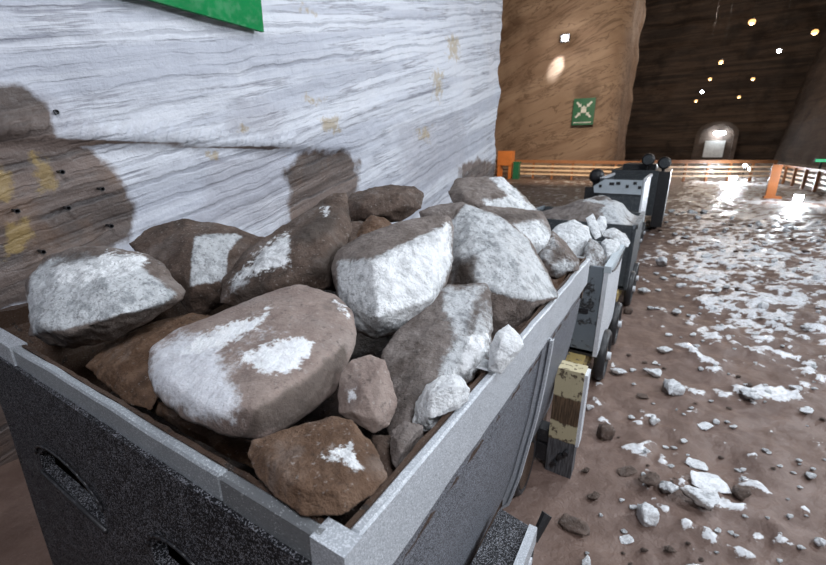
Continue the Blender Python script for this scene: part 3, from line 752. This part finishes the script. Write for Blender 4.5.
    bm = bmesh.new(); box(bm, -.215, -.20, 1.905, 1.985, .19, .59); bm_obj('edge_plate', bm, M['frost'], post)
    bm = bmesh.new()
    bm.free()
    for (x, z) in ((-.275, .12), (-.30, .07), (-.25, .15)):
        bm = bmesh.new(); cyl(bm, (x, 1.875, z), (x, 1.905, z), .013, n=10); bm_obj('bolt', bm, M['black'], post)
    for z0, z1 in ((.155, .225), (.04, .14)):
        bm = bmesh.new(); box(bm, -1.5, -.34, 1.91, 1.99, z0, z1); bm_obj('end_beam', bm, M['black'], t, bevel=.008)
    for x in (-.42, -1.5):
        for y in (.75, 1.7):
            bm = bmesh.new(); ring(bm, (x, y, .15), (1, 0, 0), .13, .022); w = bm_obj('wheel', bm, M['black'], t, smooth=True)
            bm = bmesh.new(); cyl(bm, (x - .03, y, .15), (x + .03, y, .15), .112); bm_obj('hub', bm, M['rust_steel'], w)
    for y in (.75, 1.7):
        bm = bmesh.new(); cyl(bm, (-1.5, y, .15), (-.42, y, .15), .03); bm_obj('axle', bm, M['black'], t)
    return t
cart1()
# bed of broken rubble inside the front cart
def bed(x0, x1, y0, y1, zf, label, mat='brown', n=90, name='rubble_bed', sd=3, amp=.05):
    V, Fc, mk = [], [], []
    for j in range(n):
        for i in range(n):
            x = x0 + (x1 - x0) * i / (n - 1); y = y0 + (y1 - y0) * j / (n - 1)
            f = noise.voronoi(Vector((x * 6, y * 6, sd)))[0]
            z = zf((x - x0) / (x1 - x0), (y - y0) / (y1 - y0)) - f[0] * amp + noise.fractal(Vector((x * 14, y * 14, sd)), .8, 2, 3) * .01
            V.append((x, y, z)); mk.append((0, 0, 0))
    for j in range(n - 1):
        for i in range(n - 1): a = j * n + i; Fc.append((a, a + 1, a + n + 1, a + n))
    o = mesh_obj(name, V, Fc, M[mat], smooth=True); set_mask(o.data, np.array(mk))
    return tag(o, label, 'rubble', kind='stuff')
bed(X0 + .17, X1 - .07, Y0 + .065, Y1 - .06, lambda u, v: .80 + .34 * v + .10 * math.sin(math.pi * u) * v, 'shade darkened brown salt rubble filling the front cart between its big rocks', 'bed')

# ------------------------------------------------------------------ rocks heaped in the front cart
G1 = 'large salt rocks heaped in the front cart'
rock([(28, 300), (31, 276), (48, 258), (75, 249), (105, 248), (140, 254), (162, 266), (183, 290), (180, 300), (150, 318), (112, 338), (75, 346), (50, 342), (32, 335)], 1.24,
     'rounded white rock with a bright cap at the left end of the cart', 'greywhite', tilt=.7, fronts=[(38, 325, .5), (70, 333, .6), (110, 318, .7), (150, 305, .5), (60, 285, .45), (100, 280, .55), (135, 274, .45), (165, 285, .3)],
     salt=[[(26, 305), (30, 275), (48, 258), (85, 248), (130, 258), (158, 280), (178, 294), (160, 306), (110, 317), (70, 328), (34, 334)]],
     glint=[[(52, 278), (62, 266), (90, 262), (110, 253), (143, 256), (148, 262), (130, 274), (100, 280), (75, 286)]], dark=[[(50, 268), (75, 252), (108, 251), (100, 257), (75, 261)]], group=G1)
rock([(130, 244), (150, 229), (185, 221), (215, 225), (240, 232), (266, 238), (262, 262), (228, 300), (195, 318), (180, 300), (160, 268)], 1.55,
     'brown rock with a square grey broken face behind the white capped rock', 'brown', tilt=.5, th=.5, fronts=[(192, 240, .5), (190, 285, .6), (222, 282, .55), (236, 240, .35), (160, 250, .3), (215, 300, .4)],
     salt=[(.95, [(195, 235), (236, 233), (242, 236), (228, 252), (226, 280), (190, 286), (191, 255)])], group=G1, sharp=2)
rock([(220, 303), (222, 281), (250, 250), (290, 224), (330, 197), (345, 194), (349, 232), (338, 268), (330, 288), (285, 302), (240, 308)], 1.42,
     'long slanting dark rock with a glinting white patch and pointed upper end', 'brown', tilt=.7, fronts=[(235, 290, .35), (265, 262, .45), (295, 250, .6), (330, 215, .35), (320, 265, .6), (280, 285, .5)],
     salt=[(.75, [(222, 300), (228, 280), (265, 245), (295, 232), (290, 262), (262, 280), (240, 300)])], glint=[[(232, 282), (262, 248), (288, 233), (289, 266), (270, 268), (250, 275)], [(322, 208), (328, 206), (326, 216)]],
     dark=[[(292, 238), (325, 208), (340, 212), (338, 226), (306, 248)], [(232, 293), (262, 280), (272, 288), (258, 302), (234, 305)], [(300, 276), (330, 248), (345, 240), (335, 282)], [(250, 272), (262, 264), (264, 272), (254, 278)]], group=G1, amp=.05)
rock([(147, 372), (152, 346), (176, 330), (230, 310), (266, 298), (282, 289), (300, 285), (318, 291), (335, 295), (352, 312), (357, 332), (352, 355), (338, 388), (318, 400), (292, 425), (262, 440), (228, 436), (185, 420), (155, 392)], .97,
     'huge smooth pinkish white rock filling the middle of the front cart', 'pink', tilt=1.15, fronts=[(170, 385, .32), (215, 412, .4), (255, 408, .5), (300, 380, .5), (338, 345, .35), (200, 350, .28), (260, 330, .3), (305, 315, .2), (290, 352, .38)],
     salt=[[(148, 372), (152, 350), (180, 332), (220, 345), (225, 375), (238, 400), (235, 424), (185, 412), (155, 390)], (.40, [(175, 330), (270, 305), (325, 325), (310, 360), (240, 395), (190, 380)])],
     glint=[[(180, 355), (195, 340), (235, 322), (262, 316), (270, 308), (255, 330), (225, 347)], [(236, 358), (262, 345), (295, 337), (312, 343), (310, 358), (285, 375), (262, 372)], [(336, 302), (346, 306), (349, 315)]],
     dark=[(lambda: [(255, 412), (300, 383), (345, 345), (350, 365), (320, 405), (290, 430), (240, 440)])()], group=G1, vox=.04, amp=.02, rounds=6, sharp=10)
rock([(87, 366), (110, 345), (150, 325), (190, 314), (216, 318), (180, 345), (155, 375), (150, 410), (125, 398), (105, 382)], 1.16,
     'flat rusty brown rock wedged under the pinkish rock', 'rust', tilt=1.2, th=.4, group=G1)
rock([(332, 266), (340, 250), (365, 236), (400, 224), (430, 217), (448, 217), (453, 228), (450, 262), (443, 290), (432, 308), (402, 330), (375, 337), (355, 328), (340, 300)], 1.30,
     'big bright white rock with a flat dirt covered top, centre of the heap', 'white', tilt=.55, fronts=[(374, 262, .75), (378, 318, .7), (345, 262, .25), (440, 232, .4), (430, 298, .5), (356, 310, .5)], back=.9,
     salt=[[(338, 262), (372, 259), (450, 222), (452, 262), (434, 308), (402, 330), (375, 337), (352, 325), (338, 295)]], glint=[[(374, 262), (415, 245), (448, 224), (450, 255), (432, 300), (405, 322), (380, 322)]], group=G1, amp=.03, rounds=2, vox=.04)
rock([(449, 226), (458, 212), (466, 205), (485, 212), (503, 220), (525, 238), (545, 268), (558, 296), (545, 310), (515, 332), (490, 338), (474, 315), (450, 292)], 1.50,
     'grey white crystalline rock with dark brown underside against the right rim', 'greywhite', tilt=.6, fronts=[(478, 285, .7), (530, 298, .65), (500, 322, .4), (475, 230, .35), (510, 250, .5), (466, 272, .55)],
     salt=[[(448, 226), (466, 203), (503, 218), (527, 238), (559, 297), (530, 301), (505, 296), (478, 288), (450, 285)]], dark=[[(452, 262), (474, 258), (477, 286), (452, 288)]], group=G1, sharp=2)
rock([(450, 192), (458, 180), (482, 178), (502, 178), (520, 194), (537, 212), (520, 218), (470, 214), (455, 208)], 2.06,
     'white topped rock at the far end of the heap', 'white', tilt=.9, th=.5, salt=[[(484, 200), (520, 196), (538, 212), (520, 216), (490, 212)], [(490, 178), (506, 178), (536, 212), (526, 212)]], group=G1)
rock([(470, 212), (488, 207), (518, 209), (541, 212), (548, 228), (554, 246), (536, 254), (515, 250), (495, 232)], 1.86,
     'glassy white rock with a grey upper edge behind the crystalline rock', 'white', tilt=.5, th=.5, salt=[[(500, 226), (541, 214), (556, 246), (536, 256), (515, 250)]], dark=[[(478, 212), (538, 211), (540, 219), (500, 222)]], group=G1)
rock([(535, 258), (542, 240), (553, 232), (566, 244), (578, 260), (577, 270), (556, 277), (542, 274)], 1.80,
     'streaked grey and white rock resting at the far right rim', 'greywhite', tilt=.6, th=.5, salt=[(.75, [(535, 256), (553, 232), (579, 262), (576, 270), (555, 277)])], dark=[[(552, 250), (562, 248), (564, 258), (552, 262)]], group=G1)
rock([(538, 280), (556, 276), (578, 268), (580, 274), (560, 292), (545, 300)], 1.78, 'brown rock under the streaked rock at the right rim', 'rust', th=.4, group=G1)
rock([(345, 206), (353, 194), (370, 188), (392, 185), (412, 187), (421, 194), (419, 208), (400, 221), (370, 224), (346, 221)], 1.84,
     'pitted brown rock on the ridge of the heap near the wall', 'brown', tilt=.4, th=.6, group=G1, amp=.045)
rock([(356, 238), (362, 224), (371, 216), (384, 218), (391, 224), (388, 236), (370, 244)], 1.60, 'small tan stone propped before the pitted brown rock', 'rust', th=.6, group=G1)
rock([(420, 212), (440, 204), (462, 203), (475, 207), (462, 220), (450, 236), (425, 226)], 1.78, 'dark brown rock behind the bright white one', 'grey', tilt=.5, th=.4, group=G1)
rock([(326, 262), (334, 240), (345, 224), (362, 222), (372, 240), (350, 262), (336, 290), (322, 288)], 1.55, 'brown rock in shade between slanting and bright white rocks', 'brown', th=.4, group=G1)
rock([(384, 352), (400, 332), (430, 300), (448, 286), (484, 284), (490, 292), (491, 325), (489, 356), (470, 378), (442, 392), (425, 425), (408, 446), (388, 436), (380, 395)], 1.07,
     'grey brown slab with frosted right edge leaning below bright white rock', 'grey', tilt=1.0, fronts=[(405, 405, .35), (445, 350, .35), (478, 352, .3), (472, 300, .15), (430, 330, .25)],
     base=.22, salt=[(.95, [(440, 288), (485, 285), (492, 330), (488, 358), (468, 378), (440, 388), (440, 365), (455, 340)])], glint=[[(470, 335), (489, 330), (488, 352), (468, 374), (455, 372)]], dark=[[(474, 300), (481, 300), (474, 335), (468, 335)]], group=G1, sharp=6)
rock([(339, 395), (342, 374), (352, 361), (370, 357), (384, 361), (389, 378), (396, 402), (388, 424), (374, 432), (352, 420), (340, 412)], .84,
     'upright pinkish brown stone beside the huge pinkish rock', 'pink', tilt=.6, fronts=[(352, 412, .4), (378, 422, .35), (356, 378, .35), (378, 374, .4), (366, 395, .6)], glint=[[(348, 390), (357, 386), (358, 400), (350, 402)]], group=G1, amp=.04)
rock([(248, 455), (252, 440), (275, 436), (310, 424), (335, 417), (350, 422), (362, 438), (378, 455), (386, 478), (368, 496), (340, 515), (302, 516), (276, 496), (258, 474)], .675,
     'rusty brown rock with a glinting salt streak in the near corner of the cart', 'rust', tilt=1.0, fronts=[(275, 465, .35), (300, 490, .45), (340, 490, .4), (330, 445, .3), (290, 448, .25), (358, 470, .35)],
     glint=[[(330, 452), (345, 447), (352, 440), (356, 455), (363, 470), (350, 466)], [(322, 455), (334, 452), (336, 460), (324, 462)]], group=G1, vox=.04, amp=.045)
rock([(414, 424), (416, 402), (428, 386), (441, 378), (460, 377), (468, 390), (465, 410), (442, 427), (424, 430)], .85,
     'small clear salt crystal perched on the right rim', 'clear', tilt=.3, th=.7, base=1.0, group=G1, amp=.07, rounds=1)
rock([(391, 446), (393, 432), (404, 422), (422, 426), (427, 440), (418, 460), (402, 474), (393, 462)], .76, 'small dull brown stone tucked below the clear crystal', 'grey', th=.5, group=G1)
rock([(489, 368), (490, 346), (498, 332), (508, 325), (519, 336), (523, 346), (512, 360), (500, 374)], .98, 'small milky pinkish salt crystal against the right rim', 'clear', tilt=.4, th=.5, base=.9, group=G1, amp=.04)
rock([(440, 398), (456, 376), (480, 360), (497, 364), (480, 388), (462, 404), (446, 410)], 1.06, 'flat rusty stone lying between slab and right rim', 'rust', th=.3, group=G1)
rock([(486, 350), (492, 330), (520, 322), (540, 305), (556, 298), (545, 318), (520, 345), (498, 362)], 1.36, 'dark brown rock under crystalline rock along the right rim', 'brown', th=.25, group=G1)

rock([(140, 392), (160, 402), (190, 418), (228, 434), (258, 446), (254, 468), (226, 455), (185, 432), (150, 410)], 1.0, 'dark rusty rubble slab wedged between pinkish rock and front rim', 'rust', th=.3, tilt=1.0, group=G1)
rock([(372, 436), (390, 436), (400, 455), (396, 480), (384, 492), (376, 462)], .78, 'dark brown chunk in the gap by the near right rim', 'brown', th=.3, group=G1)
rock([(410, 462), (428, 444), (446, 428), (462, 410), (470, 404), (462, 422), (438, 446), (416, 468)], .95, 'thin rusty shard lying along the right rim under the clear crystal', 'rust', th=.3, group=G1)

# ------------------------------------------------------------------ the carts behind
def cart_behind(label, x0, x1, y0, y1, zt, zb, fm, sm, rimm, wheels, band=None, chassis='yellow'):
    t = thing('mine_cart', label, 'cart', (0, 0, 0), group='mine carts of the train')
    def pan(name, q, m, bv=.006): bm = bmesh.new(); box(bm, *q); return bm_obj(name, bm, M[m], t, bevel=bv)
    pan('front_panel', (x0 + .02, x1 - .02, y0, y0 + .025, zb, zt), fm); pan('rear_panel', (x0 + .02, x1 - .02, y1 - .025, y1, zb, zt), fm)
    pan('side_panel', (x1 - .022, x1 + .004, y0 - .01, y1 + .01, zb - .01, zt), sm); pan('side_panel', (x0, x0 + .022, y0 - .01, y1 + .01, zb - .01, zt), fm)
    pan('floor_plate', (x0, x1, y0, y1, zb - .02, zb + .02), 'black')
    pan('rim_bar', (x1 - .026, x1 + .016, y0 - .012, y1 + .012, zt - .03, zt + .012), rimm); pan('rim_bar', (x0, x0 + .03, y0, y1, zt - .03, zt + .012), rimm)
    pan('chassis_beam', (x1 - .17, x1 - .06, y0 - .14, y1 + .1, zb - .13, zb - .02), chassis); pan('chassis_beam', (x0 + .06, x0 + .17, y0 - .14, y1 + .1, zb - .13, zb - .02), chassis)
    for y in wheels:
        for s, x in ((1, x1 + .015), (-1, x0 - .015)):
            bm = bmesh.new(); ring(bm, (x, y, .185), (1, 0, 0), .165, .024); w = bm_obj('wheel', bm, M['black'], t, smooth=True)
            bm = bmesh.new(); cyl(bm, (x - .03, y, .185), (x + .03, y, .185), .05)
            for k in range(5):
                a = 2 * math.pi * k / 5; cyl(bm, (x, y, .185), (x, y + .16 * math.cos(a), .185 + .16 * math.sin(a)), .02, n=8)
            bm_obj('hub', bm, M['rust_steel'], w)
            bm = bmesh.new(); cyl(bm, (x + s * .02, y, .185), (x + s * .055, y, .185), .03); bm_obj('axle_cap', bm, M['frost'], w)
            bm = bmesh.new(); box(bm, x - s * .10 - .03, x - s * .10 + .03, y - .06, y + .06, .12, zb - .1); bm_obj('axle_mount', bm, M[chassis], t, bevel=.006)
        bm = bmesh.new(); cyl(bm, (x0 - .01, y, .185), (x1 + .01, y, .185), .03); bm_obj('axle', bm, M['black'], t)
    return t
c2 = cart_behind('blue grey mine cart with chipped paint behind the front cart', -1.20, -.262, 2.77, 3.6, .90, .30, 'bluegrey', 'frost', 'paleblue', (3.05, 3.72))
bm = bmesh.new(); box(bm, -.41, -.345, 2.755, 2.77, .585, .61); bm_obj('hand_slot', bm, M['black'], c2)
bm = bmesh.new()
wp = [(-.245, 2.80 + .06 * k, .875 - .045 * math.sin(math.pi * k / 11)) for k in range(12)]
for a, b in zip(wp, wp[1:]): cyl(bm, a, b, .006, n=8)
bm_obj('wire', bm, M['black'], c2)
c3 = cart_behind('third mine cart, dark grey with a heap of pale salt', -1.42, -.245, 4.55, 5.6, .90, .26, 'darkgrey', 'darkgrey', 'bluegrey', (4.85, 5.3))
c4 = cart_behind('fourth mine cart with pale blue top band and salt crusted side', -1.0, -.37, 7.3, 8.9, 1.18, .33, 'darkgrey', 'frost', 'frost', (7.7, 8.5), chassis='black')
# pale band with cut corners and holes on the fourth cart
bm = bmesh.new(); xa, xb, za, zb_ = -1.06, -.40, .955, 1.165
extrude_poly(bm, [(xa, 7.27, za), (xb, 7.27, za), (xb, 7.27, zb_), (xa + .13, 7.27, zb_), (xa - .02, 7.27, za + .10)], (0, .025, 0)); bd = bm_obj('top_band', bm, M['paleblue'], c4)
for x, z, w in ((-.98, 1.06, .02), (-.82, 1.10, .035), (-.73, 1.11, .03), (-.60, 1.07, .02), (-.50, 1.12, .025), (-.43, 1.06, .022)):
    bm = bmesh.new(); box(bm, x - w, x + w, 7.262, 7.272, z - .022, z + .022); bm_obj('punched_hole', bm, M['black'], bd)
bm = bmesh.new(); vs = box(bm, -.36, -.325, 7.08, 7.17, .0, .36)
bm_obj('hanging_bar', bm, M['frost'], c4, bevel=.008)
bm = bmesh.new(); box(bm, -.36, -.32, 7.05, 7.35, .34, .38); bm_obj('bar_bracket', bm, M['frost'], c4, bevel=.006)
# locomotive beyond
lo = thing('mine_locomotive', 'dark mine locomotive with round lamps beyond the fourth cart', 'locomotive', (0, 0, 0))
bm = bmesh.new(); box(bm, -1.12, -.28, 9.6, 12.4, .35, 1.22); bm_obj('body', bm, M['darkgrey'], lo, bevel=.03)
bm = bmesh.new(); box(bm, -.95, -.35, 9.9, 11.0, 1.22, 1.33); bm_obj('hood', bm, M['black'], lo, bevel=.05)
for x, y, z in ((-.50, 9.7, 1.42), (-.22, 9.8, 1.36)):
    bm = bmesh.new(); ball(bm, (0, 0, 0), .12); cyl(bm, (0, -.06, 0), (0, -.13, 0), .11); h = bm_obj('headlamp', bm, M['black'], lo, loc=(x, y, z), smooth=True)
    bm = bmesh.new(); cyl(bm, (0, -.13, 0), (0, -.145, 0), .085); bm_obj('lens', bm, M['darkgrey'], h)
    bm = bmesh.new(); cyl(bm, (0, .02, -.3), (0, .02, -.05), .03); bm_obj('stalk', bm, M['black'], h)
bm = bmesh.new(); box(bm, -.28, -.08, 9.7, 11.9, .12, 1.2); bm_obj('side_frame', bm, M['black'], lo, bevel=.02)
for y in (10.2, 11.6):
    for x in (-.2, -1.2):
        bm = bmesh.new(); ring(bm, (x, y, .22), (1, 0, 0), .19, .03); w = bm_obj('wheel', bm, M['black'], lo, smooth=True)
        bm = bmesh.new(); cyl(bm, (x - .03, y, .22), (x + .03, y, .22), .17); bm_obj('hub', bm, M['rust_steel'], w)
# black signal lamp post left of the fourth cart
p = aty(595, 190, 8.0)
sl = thing('signal_lamp', 'black ball topped lamp standing left of the fourth cart', 'lamp', (p[0], p[1], 0))
z1 = aty(595, 176, 8.0)[2]; z0 = aty(595, 187, 8.0)[2]
bm = bmesh.new(); ball(bm, (0, 0, z1), .125); bm_obj('lamp_head', bm, M['black'], sl, smooth=True)
bm = bmesh.new(); cyl(bm, (0, 0, z0 - .02), (0, 0, z1 - .08), .05); bm_obj('neck', bm, M['black'], sl)
bm = bmesh.new(); box(bm, -.15, .10, -.1, .1, -.05, z0); bm_obj('pedestal', bm, M['black'], sl, bevel=.01)

# heap in the third cart
def heap():
    n = 70; V, Fc, mk = [], [], []
    x0, x1, y0, y1 = -1.36, -.285, 4.59, 5.56
    for j in range(n):
        for i in range(n):
            u, v = i / (n - 1), j / (n - 1); x = x0 + (x1 - x0) * u; y = y0 + (y1 - y0) * v
            e = min(1, 6 * min(u, 1 - u, v, 1 - v))
            z = .86 + .19 * (math.exp(-((u - .62) / .33) ** 2) + .25) * (.55 + .45 * math.exp(-((v - .55) / .4) ** 2)) * e + .03 * noise.fractal(Vector((x * 5, y * 5, 0)), .8, 2, 4) * e
            V.append((x, y, z)); mk.append((max(0, min(1, .5 + 2.2 * (u - .66) + noise.noise(Vector((x * 7, y * 7, 2))))), 0, 0))
    for j in range(n - 1):
        for i in range(n - 1): a = j * n + i; Fc.append((a, a + 1, a + n + 1, a + n))
    b0 = len(V)
    for (x, y) in ((x0, y0), (x1, y0), (x1, y1), (x0, y1)): V.append((x, y, .8)); mk.append((0, 0, 0))
    idx = [0, n - 1, n * n - 1, n * n - n]
    edges = [list(range(n)), [k * n + n - 1 for k in range(n)], [n * n - 1 - k for k in range(n)], [(n - 1 - k) * n for k in range(n)]]
    for s in range(4): Fc.append(tuple(edges[s] + [b0 + (s + 1) % 4, b0 + s]))
    o = mesh_obj('salt_heap', V, Fc, M['grey'], smooth=True); set_mask(o.data, np.array(mk)); tag(o, 'tan heap of crushed salt with white patches in the third cart', 'salt heap', kind='stuff')
heap()
G2 = 'white salt rocks in the second cart'
D = 3.0
bed(-1.14, -.32, 2.83, 3.54, lambda u, v: .86 + .04 * math.sin(math.pi * v), 'pale salt rubble under the rocks of the second cart', 'white', 40, sd=9)
rock([(548, 236), (560, 224), (574, 221), (588, 228), (591, 240), (582, 254), (570, 260), (554, 256)], 3.0, 'largest white rock at the left of the second cart', 'white', tilt=.5, salt=[[(548, 236), (574, 221), (592, 238), (570, 260)]], base=.8, group=G2)
rock([(586, 219), (593, 214), (597, 222), (601, 236), (595, 239), (590, 230)], 3.15, 'thin white slab leaning upright in the second cart', 'white', base=1, th=.3, group=G2)
rock([(594, 224), (600, 216), (605, 217), (607, 226), (602, 235), (597, 234)], 3.3, 'rounded white rock behind the leaning slab in the second cart', 'white', base=1, group=G2)
rock([(583, 274), (585, 248), (590, 239), (599, 244), (604, 252), (606, 270), (598, 274)], 2.88, 'grey block standing at the front edge of the second cart', 'grey', tilt=.2, base=.5, fronts=[(588, 268, .5), (602, 268, .5), (590, 246, .3), (598, 252, .4)], group=G2)
rock([(602, 243), (606, 239), (612, 240), (620, 243), (619, 250), (612, 260), (605, 262)], 3.0, 'broken bright white rock at the right rim of the second cart', 'white', base=1, amp=.08, group=G2)
rock([(603, 236), (606, 230), (614, 228), (625, 234), (630, 242), (627, 247), (618, 245), (610, 241)], 3.25, 'long grey white rock across the far right of the second cart', 'white', base=.6, th=.5, group=G2)
rock([(560, 272), (562, 258), (572, 254), (584, 258), (585, 272)], 2.92, 'pale rock in shade beside the grey block', 'white', base=.7, group=G2)

# ------------------------------------------------------------------ stones on the floor
def stone_base(seed, flat=.6, amp=.16):
    r = random.Random(seed); pts = []
    for _ in range(11):
        v = Vector((r.gauss(0, 1), r.gauss(0, 1), r.gauss(0, 1))).normalized() * (.8 + .3 * r.random()); pts.append(Vector((v.x, v.y, v.z * flat)))
    me = hull_mesh(pts, .13, 1); roughen(me, 1.0, amp, seed); me.shade_smooth(); return me
BASES = [stone_base(100 + k, [.6, .75, .45, .65, .85, .5][k]) for k in range(6)]
def stone_mesh(k, mat, mode):
    me = BASES[k].copy(); co = get_co(me); m = np.zeros((len(co), 3))
    if mode == 'white': m[:, 0] = 1
    elif mode == 'half': m[:, 0] = np.clip(.55 + 1.3 * (co[:, 2] + .35 * co[:, 0]), 0, 1)
    set_mask(me, m); me.materials.append(M[mat]); return me
SM = {(mo, k): stone_mesh(k, 'stone_' + mo, mo) for mo in ('white', 'half', 'brown') for k in range(6)}
GS = 'stones on the mine floor'
rs = random.Random(5)
placed = []
def stone(px, w, h, mode, label, k=None, rz=None, group=None, sink=.3):
    p = atz(px[0], px[1] + h * .25, .02); dep = float((p - CAM) @ FW)
    rx = max(.012, w * dep / F / 2)
    k = rs.randrange(6) if k is None else k
    o = bpy.data.objects.new('salt_stone', SM[(mode, k)]); link(o)
    # screen height: depth extent foreshortened + own height
    rzv = rx * min(1.1, max(.35, 1.15 * h / w)); ry = rx * rs.uniform(.75, 1.0)
    zb = fheight(p[0], p[1]) + .035 / (1 + math.exp(-crust(p[0], p[1]) * 8))
    o.scale = (rx, ry, rzv); o.rotation_euler = (rs.uniform(-.15, .15), rs.uniform(-.15, .15), (YAW + rs.uniform(-.3, .3)) if rz is None else YAW + rz)
    o.location = (p[0], p[1], zb + rzv * .42)
    placed.append((p[0], p[1], rx))
    return tag(o, label, 'stone', group or GS)
NEAR = [((698, 461), 24, 12, 'white', 'elongated white stone just behind the stacked slabs on the floor', 2, -.6), ((711, 482), 44, 15, 'white', 'bright white slab lying on top of a grey slab on the floor', 2, -.2),
        ((702, 497), 47, 20, 'half', 'grey white slab under the bright white slab on the floor', 5, 0), ((742, 491), 25, 19, 'brown', 'brown fan shaped stone right of the stacked white slabs', 1, .3),
        ((668, 486), 26, 21, 'half', 'dark stone with white top left of the stacked slabs', 3, .5), ((646, 510), 30, 27, 'white', 'round white stone nearest the stacked slabs, down to the left', 4, .2),
        ((648, 481), 26, 22, 'brown', 'dull brown stone left of the dark and white one', 0, 0), ((628, 470), 24, 9, 'brown', 'dark flat stone lying alone on bare mud beyond the round white stone', 2, .1),
        ((655, 419), 13, 11, 'white', 'small bright white lump on bare mud behind the stacked slabs', 1, 0), ((706, 424), 18, 9, 'white', 'low white double lump on bare mud before the crust patch', 2, .2),
        ((671, 387), 28, 19, 'half', 'rounded grey white stone at the edge of a white crust patch', 4, 0), ((751, 397), 22, 15, 'half', 'grey white stone at the right crust patch', 3, .3),
        ((806, 409), 16, 11, 'white', 'pale stone right of the crust patch near a shallow hollow', 0, 0), ((812, 472), 13, 10, 'half', 'small grey stone near the right edge beside the mud ridge', 1, 0),
        ((820, 540), 16, 20, 'white', 'white stone cut by the right edge of view near the bottom', 3, .4), ((671, 546), 16, 11, 'brown', 'small brown stone with salt flecks near the bottom edge', 3, 0),
        ((604, 428), 26, 24, 'brown', 'large brown stone beside the striped buffer post', 4, .2), ((575, 522), 36, 22, 'brown', 'flat tilted brown plate of stone beside the front cart', 2, -.7),
        ((594, 492), 16, 13, 'brown', 'rounded brown stone between buffer post and tilted plate', 0, 0), ((586, 557), 15, 20, 'white', 'white stone at the bottom edge beside the axle bracket', 5, .8),
        ((628, 534), 17, 7, 'white', 'small flat white chip in the mud at the bottom', 2, 0), ((590, 405), 10, 9, 'white', 'small white chip just right of the buffer post', 1, 0),
        ((586, 467), 11, 9, 'brown', 'small brown pebble at the foot of the buffer post', 0, 0), ((661, 262), 14, 14, 'half', 'curled white stone with dark side between carts and crust field', 4, .6),
        ((644, 289), 15, 12, 'half', 'grey white stone beside the wheels of the third cart', 3, .2), ((676, 309), 14, 12, 'half', 'rounded grey stone out from the second cart', 0, .4),
        ((655, 369), 22, 12, 'half', 'low grey white stone out from the wheel of the second cart', 5, .3), ((619, 369), 20, 12, 'half', 'frosted stone lying closest to the near wheel of the blue grey cart', 2, .1),
        ((762, 305), 13, 12, 'white', 'bright stone standing up in the crust field', 4, 0), ((643, 395), 14, 8, 'brown', 'dark flat stone before the rounded grey white stone', 2, -.3),
        ((747, 394), 20, 10, 'half', 'half buried grey stone left of another grey white stone', 1, 0), ((707, 256), 14, 8, 'white', 'flat white stone among the far crust patches', 2, 0),
        ((716, 291), 12, 9, 'white', 'white lump in the middle of the floor', 0, 0), ((806, 326), 14, 12, 'half', 'grey stone toward the right edge among crust patches', 3, 0),
        ((796, 387), 16, 10, 'half', 'grey stone on the crust near the right edge', 5, 0), ((665, 348), 18, 9, 'half', 'low frosted stone level with the second cart', 2, .2),
        ((627, 309), 13, 11, 'brown', 'brown stone close beside the wheel of the second cart', 4, 0), ((681, 285), 13, 8, 'white', 'small white stone level with the third cart', 1, 0),
        ((816, 278), 9, 9, 'white', 'small upright white stone near the right edge of the crust field', 4, 0)]
for (px, w, h, mode, lab, k, rz) in NEAR: stone(px, w, h, mode, lab, k, rz)
GSM = 'small salt lumps scattered over the floor'
cnt = 0
while cnt < 215:
    x, y = rs.uniform(585, 826), 205 + 355 * rs.random() ** 2.1
    p = atz(x, y, 0)
    if p[0] < -.10 or p[1] > 14: continue
    w = rs.uniform(3.5, 9) * (1.0 if y < 420 else 1.1)
    dep = float((p - CAM) @ FW); r = w * dep / F / 2
    if any((p[0] - a) ** 2 + (p[1] - b) ** 2 < (r + c) ** 2 for a, b, c in placed): continue
    c = crust(p[0], p[1])
    mode = 'white' if c > -.08 or rs.random() < .4 else ('half' if rs.random() < .6 else 'brown')
    g = {'white': 'small white salt lump scattered on the muddy floor', 'half': 'small half frosted grey lump scattered on the muddy floor', 'brown': 'small brown clod scattered on the muddy floor'}[mode]
    stone((x, y), w, w * rs.uniform(.6, .9), mode, g, group={'white': GSM, 'half': 'small grey lumps scattered over the floor', 'brown': 'small brown clods scattered over the floor'}[mode]); cnt += 1

# ------------------------------------------------------------------ camera and view
cd = bpy.data.cameras.new('Camera'); cam = bpy.data.objects.new('Camera', cd); link(cam)
cd.sensor_fit = 'HORIZONTAL'; cd.sensor_width = 36; cd.lens = 36 * F / 826.0; cd.clip_start = .02; cd.clip_end = 400
R3 = Matrix((RT, UP, -FW)).transposed(); cam.matrix_world = Matrix.Translation(CAM) @ R3.to_4x4()
cd.dof.use_dof = True; cd.dof.focus_distance = 1.15; cd.dof.aperture_fstop = 5.0
sc.camera = cam
vs = sc.view_settings
sc.display_settings.display_device = 'sRGB'; vs.view_transform = 'Standard'; vs.look = 'None'; vs.exposure = 0.0; vs.gamma = 1.0; vs.use_curve_mapping = False
